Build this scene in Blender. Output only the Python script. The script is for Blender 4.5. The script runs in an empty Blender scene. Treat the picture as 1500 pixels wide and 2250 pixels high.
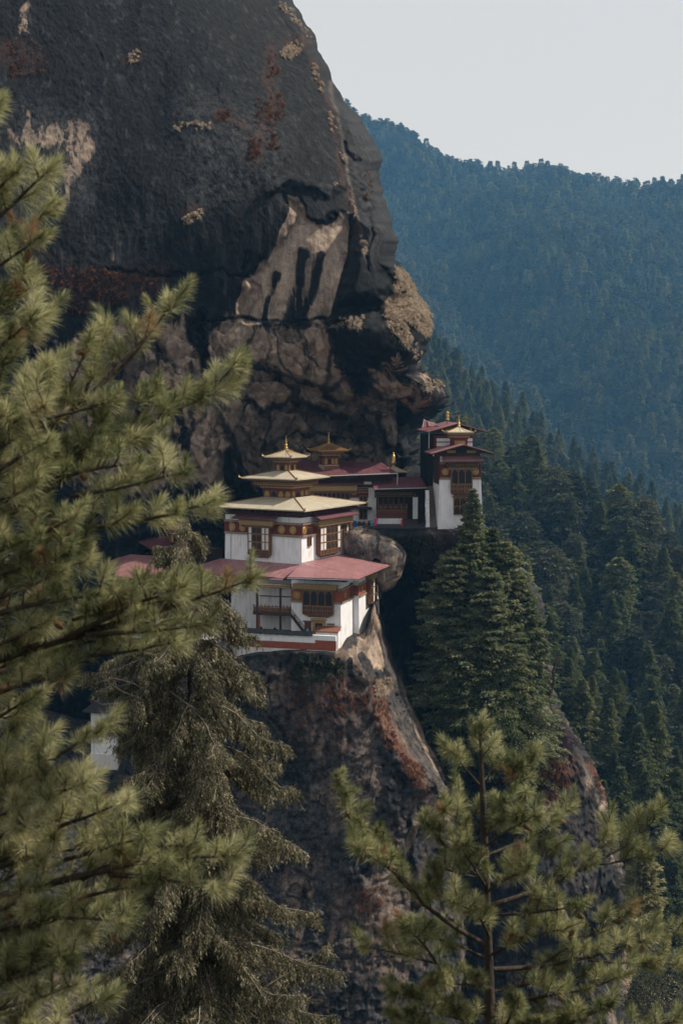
import bpy, math, random
import numpy as np
from mathutils import Vector, Matrix

random.seed(7)
rng = np.random.default_rng(11)
R = math.radians
SC = bpy.context.scene
COL = SC.collection

# ------------------------------------------------------------------ camera
FPX, CX, CY, HOR = 3000.0, 750.0, 1125.0, 870.0
PITCH = math.atan((CY - HOR) / FPX)
cam_d = bpy.data.cameras.new('camera')
cam_d.sensor_fit = 'VERTICAL'
cam_d.sensor_height = 36.0
cam_d.lens = 36.0 * FPX / 2250.0
cam_d.clip_start = 0.1
cam_d.clip_end = 20000
cam_d.dof.use_dof = True
cam_d.dof.focus_distance = 290.0
cam_d.dof.aperture_fstop = 3.0
cam = bpy.data.objects.new('camera', cam_d)
COL.objects.link(cam)
cam.location = (0, 0, 0)
cam.rotation_euler = (math.pi / 2 - PITCH, 0, 0)
SC.camera = cam

# ------------------------------------------------------------------ sky + sun
SUN_DIR = Vector((0.66, 0.09, 0.74)).normalized()      # towards the sun
SUN_EL = math.asin(SUN_DIR.z)
SUN_AZ = math.atan2(SUN_DIR.x, SUN_DIR.y)               # from +Y towards +X
world = bpy.data.worlds.new("World")
SC.world = world
world.use_nodes = True
wn = world.node_tree
wn.nodes.clear()
w_out = wn.nodes.new('ShaderNodeOutputWorld')
w_bg = wn.nodes.new('ShaderNodeBackground')
w_sky = wn.nodes.new('ShaderNodeTexSky')
w_sky.sky_type = 'NISHITA'
w_sky.sun_disc = False
w_sky.sun_elevation = SUN_EL
w_sky.sun_rotation = SUN_AZ
w_sky.altitude = 2900
w_sky.air_density = 1.0
w_sky.dust_density = 6.0
w_sky.ozone_density = 1.0
w_mix = wn.nodes.new('ShaderNodeMixRGB')
w_mix.inputs[0].default_value = 0.80
w_mix.inputs[2].default_value = (8.7, 8.72, 8.75, 1)      # thin high cloud veil
wn.links.new(w_sky.outputs[0], w_mix.inputs[1])
wn.links.new(w_mix.outputs[0], w_bg.inputs[0])
w_bg.inputs[1].default_value = 0.085
wn.links.new(w_bg.outputs[0], w_out.inputs[0])

sun_d = bpy.data.lights.new('sun', 'SUN')
sun_d.energy = 4.9
sun_d.angle = R(0.6)
sun_d.color = (1.0, 0.93, 0.82)
sun = bpy.data.objects.new('sun', sun_d)
COL.objects.link(sun)
sun.rotation_euler = SUN_DIR.to_track_quat('Z', 'Y').to_euler()

SC.view_settings.view_transform = 'Standard'
SC.view_settings.look = 'None'
SC.view_settings.gamma = 1.0
SC.view_settings.exposure = 0.1
SC.cycles.use_denoising = True
SC.cycles.max_bounces = 5
SC.cycles.diffuse_bounces = 3
SC.cycles.glossy_bounces = 2
SC.cycles.transmission_bounces = 3
SC.cycles.volume_bounces = 0
SC.cycles.transparent_max_bounces = 4
SC.cycles.sample_clamp_indirect = 4.0

# ------------------------------------------------------------------ projection helpers
_cp, _sp = math.cos(PITCH), math.sin(PITCH)
def P(px, py, Y):
    """world point(s) at ground distance Y seen at photo pixel px,py (1500x2250)"""
    px, py, Y = np.broadcast_arrays(np.asarray(px, float), np.asarray(py, float), np.asarray(Y, float))
    xc = (px - CX) / FPX
    yc = (CY - py) / FPX
    dy = _cp + yc * _sp
    dz = -_sp + yc * _cp
    return np.stack([xc / dy * Y, Y, dz / dy * Y], -1)
def V3(px, py, Y):
    return Vector(P(px, py, Y).tolist())
def ZY(py, z):
    yc = (CY - py) / FPX
    return z * (_cp + yc * _sp) / (-_sp + yc * _cp)
def PZ(px, py, z):
    return V3(px, py, ZY(py, z))

# ------------------------------------------------------------------ noise
def _hash(ix, iy, iz, seed=0):
    h = (ix * 374761393 + iy * 668265263 + iz * 2147483647 + seed * 1274126177) & 0xFFFFFFFF
    h = ((h ^ (h >> 13)) * 1274126177) & 0xFFFFFFFF
    h = ((h ^ (h >> 16)) * 2246822519) & 0xFFFFFFFF
    return ((h ^ (h >> 15)) & 0xFFFFFF) / float(0xFFFFFF)
def vnoise(p, seed=0):
    p = np.asarray(p, float)
    i = np.floor(p).astype(np.int64)
    f = p - i
    f = f * f * f * (f * (f * 6 - 15) + 10)
    out = 0
    for dx in (0, 1):
        wx = f[:, 0] if dx else 1 - f[:, 0]
        for dy in (0, 1):
            wy = f[:, 1] if dy else 1 - f[:, 1]
            for dz in (0, 1):
                wz = f[:, 2] if dz else 1 - f[:, 2]
                out = out + wx * wy * wz * _hash(i[:, 0] + dx, i[:, 1] + dy, i[:, 2] + dz, seed)
    return out * 2 - 1
def fbm(p, oct=5, lac=2.1, gain=0.5, seed=0, ridged=False):
    p = np.asarray(p, float)
    a, s, o = 1.0, 0.0, 0
    for k in range(oct):
        n = vnoise(p, seed + k * 17)
        if ridged:
            n = 1 - 2 * np.abs(n)
        s = s + a * n
        o += a
        a *= gain
        p = p * lac + 13.7
    return s / o
def facets(p, seed=0):
    """broken rock: every cell of a jittered lattice is a tilted plane; returns offset, joint distance"""
    p = np.asarray(p, float)
    i = np.floor(p).astype(np.int64)
    f1 = np.full(len(p), 9.0)
    f2 = np.full(len(p), 9.0)
    val = np.zeros(len(p))
    for dx in (-1, 0, 1):
        for dy in (-1, 0, 1):
            for dz in (-1, 0, 1):
                c = i + np.array([dx, dy, dz])
                h = lambda k: _hash(c[:, 0], c[:, 1], c[:, 2], seed + k)
                q = np.stack([c[:, 0] + h(1), c[:, 1] + h(2), c[:, 2] + h(3)], 1)
                e = p - q
                d = np.sqrt((e ** 2).sum(1))
                n = d < f1
                f2 = np.where(n, f1, np.minimum(f2, d))
                v = (h(4) * 2 - 1) * e[:, 0] + (h(5) * 2 - 1) * e[:, 1] + (h(6) * 2 - 1) * e[:, 2] + (h(7) - .5) * .7
                val = np.where(n, v, val)
                f1 = np.where(n, d, f1)
    return val, f2 - f1
def sstep(a, b, x):
    t = np.clip((x - a) / (b - a), 0, 1)
    return t * t * (3 - 2 * t)
def sdf(px, py, poly):
    """signed distance in px to a polygon, negative inside"""
    poly = np.asarray(poly, float)
    n = len(poly)
    d = np.full(px.shape, 1e9)
    ins = np.zeros(px.shape, bool)
    for k in range(n):
        ax, ay = poly[k]
        bx, by = poly[(k + 1) % n]
        ex, ey = bx - ax, by - ay
        t = np.clip(((px - ax) * ex + (py - ay) * ey) / (ex * ex + ey * ey + 1e-9), 0, 1)
        d = np.minimum(d, np.hypot(px - ax - t * ex, py - ay - t * ey))
        c = ((ay > py) != (by > py)) & (px < (bx - ax) * (py - ay) / (by - ay + 1e-12) + ax)
        ins ^= c
    return np.where(ins, -d, d)
def dline(px, py, line):
    line = np.asarray(line, float)
    d = np.full(px.shape, 1e9)
    for k in range(len(line) - 1):
        ax, ay = line[k]
        bx, by = line[k + 1]
        ex, ey = bx - ax, by - ay
        t = np.clip(((px - ax) * ex + (py - ay) * ey) / (ex * ex + ey * ey + 1e-9), 0, 1)
        d = np.minimum(d, np.hypot(px - ax - t * ex, py - ay - t * ey))
    return d
def rbf(ctrl):
    c = np.asarray(ctrl, float)
    xy = c[:, :2] / 500.0
    n = len(c)
    def phi(r2):
        return 0.5 * r2 * np.log(r2 + 1e-9)
    A = phi(((xy[:, None] - xy[None]) ** 2).sum(-1)) + np.eye(n) * 1e-3
    B = np.c_[np.ones(n), xy]
    M_ = np.block([[A, B], [B.T, np.zeros((3, 3))]])
    w = np.linalg.solve(M_, np.r_[c[:, 2], 0, 0, 0])
    def f(px, py):
        x, y = px / 500.0, py / 500.0
        out = w[n] + w[n + 1] * x + w[n + 2] * y
        for k in range(n):
            out = out + w[k] * phi((x - xy[k, 0]) ** 2 + (y - xy[k, 1]) ** 2)
        return out
    return f

# ------------------------------------------------------------------ object helpers
def link(o, parent=None):
    COL.objects.link(o)
    if parent is not None:
        o.parent = parent
    return o
def tag(o, label=None, cat=None, group=None, kind=None):
    if label: o['label'] = label
    if cat: o['category'] = cat
    if group: o['group'] = group
    if kind: o['kind'] = kind
    return o
def thing(name, label, cat, loc=(0, 0, 0), rotz=0.0, group=None):
    o = bpy.data.objects.new(name, None)
    o.empty_display_size = 0.5
    o.location = loc
    o.rotation_euler = (0, 0, rotz)
    link(o)
    return tag(o, label, cat, group)
def mesh_np(name, V, F, mats, midx=None, smooth=False, attrs=None):
    V = np.asarray(V, np.float32)
    F = np.asarray(F, np.int32)
    me = bpy.data.meshes.new(name)
    k = F.shape[1]
    me.vertices.add(len(V))
    me.vertices.foreach_set('co', V.ravel())
    me.loops.add(F.size)
    me.loops.foreach_set('vertex_index', F.ravel())
    me.polygons.add(len(F))
    me.polygons.foreach_set('loop_start', np.arange(0, F.size, k, dtype=np.int32))
    me.polygons.foreach_set('loop_total', np.full(len(F), k, np.int32))
    for m in (mats if isinstance(mats, (list, tuple)) else [mats]):
        me.materials.append(m)
    if midx is not None:
        me.polygons.foreach_set('material_index', np.asarray(midx, np.int32))
    if smooth:
        me.polygons.foreach_set('use_smooth', np.ones(len(F), bool))
    for an, av in (attrs or {}).items():
        a = me.attributes.new(an, 'FLOAT', 'POINT')
        a.data.foreach_set('value', np.asarray(av, np.float32))
    me.update(calc_edges=True)
    return me
def obj_np(name, V, F, mats, parent=None, **kw):
    return link(bpy.data.objects.new(name, mesh_np(name, V, F, mats, **kw)), parent)

class MB:
    """collects solids, in the local frame of one thing, into ONE mesh"""
    def __init__(s, fm=None):
        s.v, s.f, s.fm = [], [], fm
    def add(s, vs, fs):
        n = len(s.v)
        if s.fm:
            vs = [s.fm(*p) for p in vs]
        s.v += [tuple(p) for p in vs]
        s.f += [tuple(i + n for i in f) for f in fs]
        return s
    def frus(s, x0, x1, y0, y1, z0, X0, X1, Y0, Y1, z1):
        return s.add([(x0, y0, z0), (x1, y0, z0), (x1, y1, z0), (x0, y1, z0), (X0, Y0, z1), (X1, Y0, z1), (X1, Y1, z1), (X0, Y1, z1)],
                     [(3, 2, 1, 0), (4, 5, 6, 7), (0, 1, 5, 4), (1, 2, 6, 5), (2, 3, 7, 6), (3, 0, 4, 7)])
    def box(s, x0, x1, y0, y1, z0, z1):
        return s.frus(x0, x1, y0, y1, z0, x0, x1, y0, y1, z1)
    def slab(s, pts, th):
        """a sheet through pts (list of xyz), th thick downwards"""
        n = len(pts)
        lo = [(p[0], p[1], p[2] - th) for p in pts]
        fs = [tuple(range(n)), tuple(range(2 * n - 1, n - 1, -1))]
        fs += [(i, i + n, (i + 1) % n + n, (i + 1) % n) for i in range(n)]
        return s.add(list(pts) + lo, fs)
    def prism(s, prof, d0, d1):
        """closed outline prof of (s,h) pushed from depth d0 to d1 (second axis)"""
        n = len(prof)
        vs = [(a, d0, h) for a, h in prof] + [(a, d1, h) for a, h in prof]
        fs = [tuple(range(n)), tuple(range(2 * n - 1, n - 1, -1))]
        fs += [(i, (i + 1) % n, (i + 1) % n + n, i + n) for i in range(n)]
        return s.add(vs, fs)
    def disc(s, a, h, r, d0, d1, n=18):
        return s.prism([(a + r * math.cos(2 * math.pi * k / n), h + r * math.sin(2 * math.pi * k / n)) for k in range(n)], d0, d1)
    def lathe(s, prof, c=(0, 0, 0), n=12):
        vs, fs = [], []
        for r, z in prof:
            for k in range(n):
                a = 2 * math.pi * k / n
                vs.append((c[0] + r * math.cos(a), c[1] + r * math.sin(a), c[2] + z))
        for j in range(len(prof) - 1):
            for k in range(n):
                fs.append((j * n + k, j * n + (k + 1) % n, (j + 1) * n + (k + 1) % n, (j + 1) * n + k))
        fs.append(tuple(range(n - 1, -1, -1)))
        fs.append(tuple(range((len(prof) - 1) * n, len(prof) * n)))
        return s.add(vs, fs)
    def tube(s, pts, rad, n=6):
        pts = [Vector(p) for p in pts]
        if not isinstance(rad, (list, tuple)):
            rad = [rad] * len(pts)
        vs, fs = [], []
        for i, p in enumerate(pts):
            d = (pts[min(i + 1, len(pts) - 1)] - pts[max(i - 1, 0)]).normalized()
            u = d.cross(Vector((0, 0, 1)) if abs(d.z) < .9 else Vector((1, 0, 0))).normalized()
            w = d.cross(u)
            for k in range(n):
                a = 2 * math.pi * k / n
                vs.append(p + (u * math.cos(a) + w * math.sin(a)) * rad[i])
        for i in range(len(pts) - 1):
            for k in range(n):
                fs.append((i * n + k, i * n + (k + 1) % n, (i + 1) * n + (k + 1) % n, (i + 1) * n + k))
        fs.append(tuple(range(n)))
        fs.append(tuple(range(len(vs) - 1, len(vs) - n - 1, -1)))
        return s.add(vs, fs)
    def build(s, name, mat, parent=None, smooth=False, bevel=0):
        me = bpy.data.meshes.new(name)
        me.from_pydata(s.v, [], s.f)
        me.materials.append(mat)
        if smooth:
            for p in me.polygons: p.use_smooth = True
        me.update()
        o = link(bpy.data.objects.new(name, me), parent)
        if bevel:
            b = o.modifiers.new('bevel', 'BEVEL')
            b.width = bevel
            b.segments = 2
        return o

# ------------------------------------------------------------------ materials
def newmat(name):
    m = bpy.data.materials.new(name)
    m.use_nodes = True
    nt = m.node_tree
    nt.nodes.clear()
    return m, nt
def N(nt, t, **kw):
    n = nt.nodes.new(t)
    for k, v in kw.items():
        if k in n.inputs: n.inputs[k].default_value = v
        else: setattr(n, k, v)
    return n
def rgba(c): return (c[0], c[1], c[2], 1)
def ramp(nt, fac, stops):
    r = nt.nodes.new('ShaderNodeValToRGB')
    while len(r.color_ramp.elements) > len(stops): r.color_ramp.elements.remove(r.color_ramp.elements[-1])
    while len(r.color_ramp.elements) < len(stops): r.color_ramp.elements.new(1)
    for e, (p, c) in zip(r.color_ramp.elements, stops):
        e.position = p
        e.color = rgba(c)
    nt.links.new(fac, r.inputs[0])
    return r.outputs[0]
def mixc(nt, fac, a, b, mode='MIX'):
    n = nt.nodes.new('ShaderNodeMixRGB')
    n.blend_type = mode
    for i, v in ((0, fac), (1, a), (2, b)):
        if hasattr(v, 'links'): nt.links.new(v, n.inputs[i])
        elif i == 0: n.inputs[0].default_value = v
        else: n.inputs[i].default_value = rgba(v)
    return n.outputs[0]
def mathn(nt, op, a, b=None, clamp=False):
    n = nt.nodes.new('ShaderNodeMath')
    n.operation = op
    n.use_clamp = clamp
    for i, v in ((0, a), (1, b)):
        if v is None: continue
        if hasattr(v, 'links'): nt.links.new(v, n.inputs[i])
        else: n.inputs[i].default_value = v
    return n.outputs[0]
def coords(nt, scale=(1, 1, 1)):
    t = nt.nodes.new('ShaderNodeTexCoord')
    m = nt.nodes.new('ShaderNodeMapping')
    m.inputs['Scale'].default_value = scale
    nt.links.new(t.outputs['Object'], m.inputs[0])
    return m.outputs[0]
def noise(nt, vec, scale, detail=5, rough=.6):
    n = nt.nodes.new('ShaderNodeTexNoise')
    n.inputs['Scale'].default_value = scale
    n.inputs['Detail'].default_value = detail
    n.inputs['Roughness'].default_value = rough
    nt.links.new(vec, n.inputs['Vector'])
    return n.outputs['Fac']
def finish(nt, m, col, rough=.8, metal=0.0, bump=None, bstr=.3, bdist=.05, spec=.3):
    b = nt.nodes.new('ShaderNodeBsdfPrincipled')
    o = nt.nodes.new('ShaderNodeOutputMaterial')
    if hasattr(col, 'links'): nt.links.new(col, b.inputs['Base Color'])
    else: b.inputs['Base Color'].default_value = rgba(col)
    if hasattr(rough, 'links'): nt.links.new(rough, b.inputs['Roughness'])
    else: b.inputs['Roughness'].default_value = rough
    b.inputs['Metallic'].default_value = metal
    b.inputs['Specular IOR Level'].default_value = spec
    if bump is not None:
        bp = nt.nodes.new('ShaderNodeBump')
        bp.inputs['Strength'].default_value = bstr
        bp.inputs['Distance'].default_value = bdist
        nt.links.new(bump, bp.inputs['Height'])
        nt.links.new(bp.outputs[0], b.inputs['Normal'])
    nt.links.new(b.outputs[0], o.inputs[0])
    return m
def M(name, c1, c2=None, scale=2.0, rough=.8, metal=0.0, bstr=.25, bdist=.04, spec=.3, stretch=(1, 1, 1), lo=.3, hi=.7, detail=6):
    m, nt = newmat(name)
    c2 = c2 or tuple(x * .7 for x in c1)
    v = coords(nt, stretch)
    n = noise(nt, v, scale, detail)
    return finish(nt, m, ramp(nt, n, [(lo, c2), (hi, c1)]), rough, metal, noise(nt, v, scale * 4, 4), bstr, bdist, spec)

MT = {}
MT['timber'] = M('dark_timber', (.075, .04, .024), (.03, .016, .011), 5, .7)
MT['brown'] = M('painted_brown_timber', (.23, .11, .055), (.075, .034, .02), 6, .65)
MT['maroon'] = M('maroon_paint', (.15, .03, .02), (.075, .016, .012), 3, .75)
MT['red'] = M('orange_red_paint', (.33, .085, .045), (.2, .05, .03), 2.5, .8)
MT['gold'] = M('gold_paint', (.42, .27, .085), (.2, .12, .04), 4, .5, .2, spec=.4)
MT['goldmetal'] = M('gilded_metal', (.6, .42, .16), (.3, .19, .06), 3, .35, .75)
MT['cream'] = M('cream_carving', (.5, .42, .3), (.24, .17, .1), 6, .7)
MT['black'] = M('dark_opening', (.012, .011, .011), (.006, .006, .006), 3, .6)
MT['purple'] = M('dark_maroon_roof_sheet', (.17, .06, .07), (.1, .04, .05), .6, .55, stretch=(1, .3, 1), spec=.35)  # dark maroon is the sheet's own colour
MT['slate'] = M('slate', (.06, .06, .062), (.02, .02, .022), 3, .7, bstr=.8, bdist=.1)
MT['steel'] = M('galvanised_gutter', (.5, .52, .55), (.35, .36, .38), 3, .45, .3)
MT['paper'] = M('white_window_panel', (.72, .7, .66), (.5, .48, .45), 5, .8)

def plaster(name, base, dirt, amt):
    m, nt = newmat(name)
    v = coords(nt, (1, 1, .16))
    v2 = coords(nt)
    s = noise(nt, v, 1.6, 7, .65)
    g = noise(nt, v2, .35, 4)
    f = mathn(nt, 'MULTIPLY', ramp(nt, s, [(.42, (0, 0, 0)), (.7, (1, 1, 1))]), ramp(nt, g, [(.35, (0, 0, 0)), (.7, (1, 1, 1))]))
    c = mixc(nt, mathn(nt, 'MULTIPLY', f, amt), base, dirt)
    fine = noise(nt, v2, 5, 6)
    c = mixc(nt, .22, c, ramp(nt, fine, [(.3, tuple(x * .55 for x in base)), (.7, base)]))
    return finish(nt, m, c, .9, 0, noise(nt, v2, 3.2, 6, .65), .6, .12, .2)
MT['white'] = plaster('whitewash', (.82, .82, .84), (.33, .26, .2), .9)
MT['stain'] = plaster('weathered_whitewash', (.72, .69, .66), (.3, .15, .09), 1.0)

def roofsheet(name, c1, c2, metal, rough, seam=.9):
    m, nt = newmat(name)
    v = coords(nt)
    n = noise(nt, v, .5, 7, .65)
    w = nt.nodes.new('ShaderNodeTexWave')
    w.inputs['Scale'].default_value = seam
    w.inputs['Distortion'].default_value = .15
    nt.links.new(v, w.inputs['Vector'])
    n2 = noise(nt, coords(nt, (2.2, .5, 1)), 1.3, 6, .7)
    c = mixc(nt, .45, ramp(nt, n, [(.35, c2), (.65, c1)]), ramp(nt, n2, [(.38, c2), (.62, c1)]))
    br = nt.nodes.new('ShaderNodeTexBrick')
    for k_, v_ in (('Scale', .42), ('Mortar Size', .012), ('Brick Width', .55), ('Row Height', 1.1)): br.inputs[k_].default_value = v_
    for k_, g_ in (('Color1', 1), ('Color2', .88), ('Mortar', .45)): br.inputs[k_].default_value = (g_, g_, g_, 1)
    nt.links.new(coords(nt), br.inputs['Vector'])
    c = mixc(nt, .8, c, br.outputs['Color'], 'MULTIPLY')
    st = ramp(nt, noise(nt, coords(nt, (.8, .8, .8)), .9, 9, .75), [(.58, (0, 0, 0)), (.72, (1, 1, 1))])
    c = mixc(nt, mathn(nt, 'MULTIPLY', st, .4), c, tuple(q * .45 for q in c2))
    return finish(nt, m, c, rough, metal, w.outputs['Fac'], .12, .03, .4)
MT['redroof'] = roofsheet('red_painted_roof_sheet', (.36, .18, .185), (.22, .098, .107), 0, .42)
MT['goldroof'] = roofsheet('gilded_roof_sheet', (.53, .475, .37), (.4, .345, .25), .1, .55, 1.4)

MTF = None
def rubble(name, c1, c2, sc=1.2):
    m, nt = newmat(name)
    v = coords(nt, (1, 1, 1.8))
    vo = nt.nodes.new('ShaderNodeTexVoronoi')
    vo.inputs['Scale'].default_value = sc
    nt.links.new(v, vo.inputs['Vector'])
    ve = nt.nodes.new('ShaderNodeTexVoronoi')
    ve.feature = 'DISTANCE_TO_EDGE'
    ve.inputs['Scale'].default_value = sc
    nt.links.new(v, ve.inputs['Vector'])
    c = mixc(nt, noise(nt, v, 2, 5), c1, c2)
    c = mixc(nt, .35, c, vo.outputs['Color'], 'MULTIPLY')
    e = ramp(nt, ve.outputs['Distance'], [(.0, (0, 0, 0)), (.12, (1, 1, 1))])
    return finish(nt, m, c, .9, 0, e, .8, .15, .2)
MT['masonry'] = rubble('rubble_masonry', (.16, .13, .11), (.05, .045, .045))

MT['footing'] = rubble('footing_rubble', (.5, .43, .38), (.22, .15, .11), 1.6)
def rockmat():
    m, nt = newmat('cliff_rock')
    def attr(n):
        a = nt.nodes.new('ShaderNodeAttribute')
        a.attribute_name = n
        return a.outputs['Fac']
    v = coords(nt)
    vs = coords(nt, (1, 1, .12))
    big = noise(nt, v, .06, 6, .6)
    mid = noise(nt, v, .45, 8, .7)
    fine = noise(nt, v, 2.2, 6, .7)
    streak = noise(nt, vs, .5, 7, .65)
    tan = ramp(nt, mid, [(.3, (.06, .05, .044)), (.46, (.26, .2, .16)), (.66, (.56, .45, .36))])
    tan = mixc(nt, .45, tan, ramp(nt, streak, [(.34, (.07, .058, .05)), (.5, (.3, .235, .185)), (.66, (.62, .51, .42))]))
    blk = ramp(nt, mid, [(.3, (.0028, .0032, .004)), (.6, (.006, .0065, .0075)), (.8, (.02, .02, .021))])
    blk = mixc(nt, .6, blk, ramp(nt, streak, [(.4, (.0022, .0026, .0033)), (.56, (.006, .0065, .0075)), (.68, (.06, .06, .064))]))
    ck = attr('crack')
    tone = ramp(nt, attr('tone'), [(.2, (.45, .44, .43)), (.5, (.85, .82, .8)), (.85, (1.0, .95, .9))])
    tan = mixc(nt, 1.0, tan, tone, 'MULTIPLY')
    tan = mixc(nt, mathn(nt, 'MULTIPLY', ck, .9), tan, (.02, .018, .017))
    glint = ramp(nt, fine, [(.66, (0, 0, 0)), (.78, (1, 1, 1))])  # pale speckles paint the sparkle of grazing light onto the black rock
    blk = mixc(nt, mathn(nt, 'MULTIPLY', mathn(nt, 'MAXIMUM', glint, ramp(nt, noise(nt, coords(nt, (1, 1, .6)), 5.5, 4, .7), [(.62, (0, 0, 0)), (.74, (1, 1, 1))])), .32), blk, (.12, .122, .128))
    gy = mathn(nt, 'MULTIPLY', attr('grey'), ramp(nt, noise(nt, v, .7, 9, .75), [(.4, (0, 0, 0)), (.6, (1, 1, 1))]))
    blk = mixc(nt, gy, blk, ramp(nt, fine, [(.3, (.035, .035, .037)), (.7, (.13, .128, .126))]))
    d = mathn(nt, 'ADD', attr('dark'), mathn(nt, 'MULTIPLY', mathn(nt, 'SUBTRACT', streak, .5), 1.7))
    d = ramp(nt, d, [(.42, (0, 0, 0)), (.6, (1, 1, 1))])
    c = mixc(nt, d, tan, blk)
    ru = mathn(nt, 'MULTIPLY', attr('rust'), ramp(nt, noise(nt, v, .8, 7, .7), [(.42, (0, 0, 0)), (.56, (1, 1, 1))]))
    c = mixc(nt, ru, c, ramp(nt, fine, [(.3, (.05, .02, .012)), (.7, (.2, .08, .045))]))
    pa = mathn(nt, 'MULTIPLY', attr('pale'), ramp(nt, noise(nt, v, .55, 8, .75), [(.4, (.15, .15, .15)), (.6, (1, 1, 1))]))
    pc = mixc(nt, 1.0, ramp(nt, mixc(nt, .5, fine, streak), [(.36, (.2, .16, .135)), (.6, (.68, .55, .45))]), tone, 'MULTIPLY')
    pc = mixc(nt, mathn(nt, 'MULTIPLY', ck, .9), pc, (.02, .018, .017))
    c = mixc(nt, pa, c, pc)
    vf = noise(nt, coords(nt, (1, 1, .35)), 1.6, 9, .75)
    h = mathn(nt, 'ADD', mathn(nt, 'MULTIPLY', mid, .3), mathn(nt, 'ADD', mathn(nt, 'MULTIPLY', streak, .35), mathn(nt, 'MULTIPLY', vf, .7)))
    return finish(nt, m, c, .7, 0, h, 1.0, .38, .08)
MT['rock'] = rockmat()

def leafmat(name, stops, trans=.35, clump=.6, rough=.55, spec=.25, objvar=.25, tint=False):
    m, nt = newmat(name)
    g = nt.nodes.new('ShaderNodeNewGeometry')
    oi = nt.nodes.new('ShaderNodeObjectInfo')
    cn = noise(nt, coords(nt), clump, 3)
    f = mathn(nt, 'ADD', mathn(nt, 'MULTIPLY', g.outputs['Random Per Island'], .55), mathn(nt, 'MULTIPLY', mathn(nt, 'SUBTRACT', cn, .28), 1.0))
    f = mathn(nt, 'ADD', f, mathn(nt, 'MULTIPLY', mathn(nt, 'SUBTRACT', oi.outputs['Random'], .5), objvar), True)
    if tint:
        a_ = nt.nodes.new('ShaderNodeAttribute'); a_.attribute_name = 'tint'
        f = mathn(nt, 'ADD', f, mathn(nt, 'MULTIPLY', mathn(nt, 'SUBTRACT', a_.outputs['Fac'], .5), .45), True)
    c = ramp(nt, f, stops)
    if tint:
        dd_ = mathn(nt, 'GREATER_THAN', a_.outputs['Fac'], .975)
        c = mixc(nt, dd_, c, (.3, .2, .1))
    b = nt.nodes.new('ShaderNodeBsdfPrincipled')
    b.inputs['Roughness'].default_value = rough
    b.inputs['Specular IOR Level'].default_value = spec
    nt.links.new(c, b.inputs['Base Color'])
    t = nt.nodes.new('ShaderNodeBsdfTranslucent')
    nt.links.new(c, t.inputs[0])
    mx = nt.nodes.new('ShaderNodeMixShader')
    mx.inputs[0].default_value = trans
    nt.links.new(b.outputs[0], mx.inputs[1])
    nt.links.new(t.outputs[0], mx.inputs[2])
    o = nt.nodes.new('ShaderNodeOutputMaterial')
    nt.links.new(mx.outputs[0], o.inputs[0])
    return m
MT['needle'] = leafmat('long_pine_needles', [(0, (.06, .08, .034)), (.3, (.2, .22, .1)), (.58, (.43, .42, .21)), (1, (.75, .68, .44))], .48, 1.1, .4, .45, tint=True)
MT['hemlock'] = leafmat('weeping_foliage', [(0, (.012, .016, .009)), (.42, (.05, .052, .027)), (.68, (.165, .15, .085)), (1, (.55, .47, .32))], .18, 1.2, .6)
MT['conifer'] = leafmat('conifer_foliage', [(0, (.02, .034, .012)), (.4, (.066, .09, .031)), (.75, (.16, .17, .062)), (1, (.28, .26, .11))], .38, .25, .6, objvar=.4)
MT['spurpine'] = leafmat('spur_pine_foliage', [(0, (.035, .055, .026)), (.45, (.11, .14, .066)), (.75, (.24, .25, .125)), (1, (.44, .39, .21))], .42, .3, .6, objvar=.35)
MT['broad'] = leafmat('oak_foliage', [(0, (.016, .024, .014)), (.5, (.042, .055, .027)), (1, (.1, .1, .05))], .3, .2, .6, objvar=.8)
MT['yellow'] = leafmat('yellow_green_foliage', [(0, (.1, .1, .035)), (.5, (.26, .245, .11)), (1, (.42, .37, .2))], .4, .8, .6)
MT['drygrass'] = leafmat('dry_grass', [(0, (.18, .13, .09)), (.45, (.46, .36, .26)), (1, (.74, .62, .48))], .3, .35, .7, .2)
MT['redgrass'] = leafmat('rusty_grass', [(0, (.05, .02, .012)), (.5, (.15, .062, .03)), (1, (.3, .15, .08))], .3, .5, .7, .2)
MT['scrub'] = leafmat('scrub', [(0, (.015, .02, .01)), (.5, (.04, .045, .022)), (1, (.1, .085, .05))], .25, .3, .7, .2)
MT['purplescrub'] = leafmat('bare_purple_twigs', [(0, (.035, .025, .032)), (.5, (.085, .06, .07)), (1, (.17, .13, .13))], .1, .3, .7, .2)
MT['bark'] = M('bark', (.09, .07, .055), (.03, .024, .02), 6, .9, bstr=.9, bdist=.05, stretch=(1, 1, .25))
MT['paletwig'] = M('pale_dead_wood', (.34, .29, .24), (.12, .1, .085), 8, .85, stretch=(1, 1, .3))
MT['soil'] = M('forest_floor', (.04, .04, .024), (.016, .018, .012), .12, .95, bstr=.6, bdist=.5)

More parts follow.
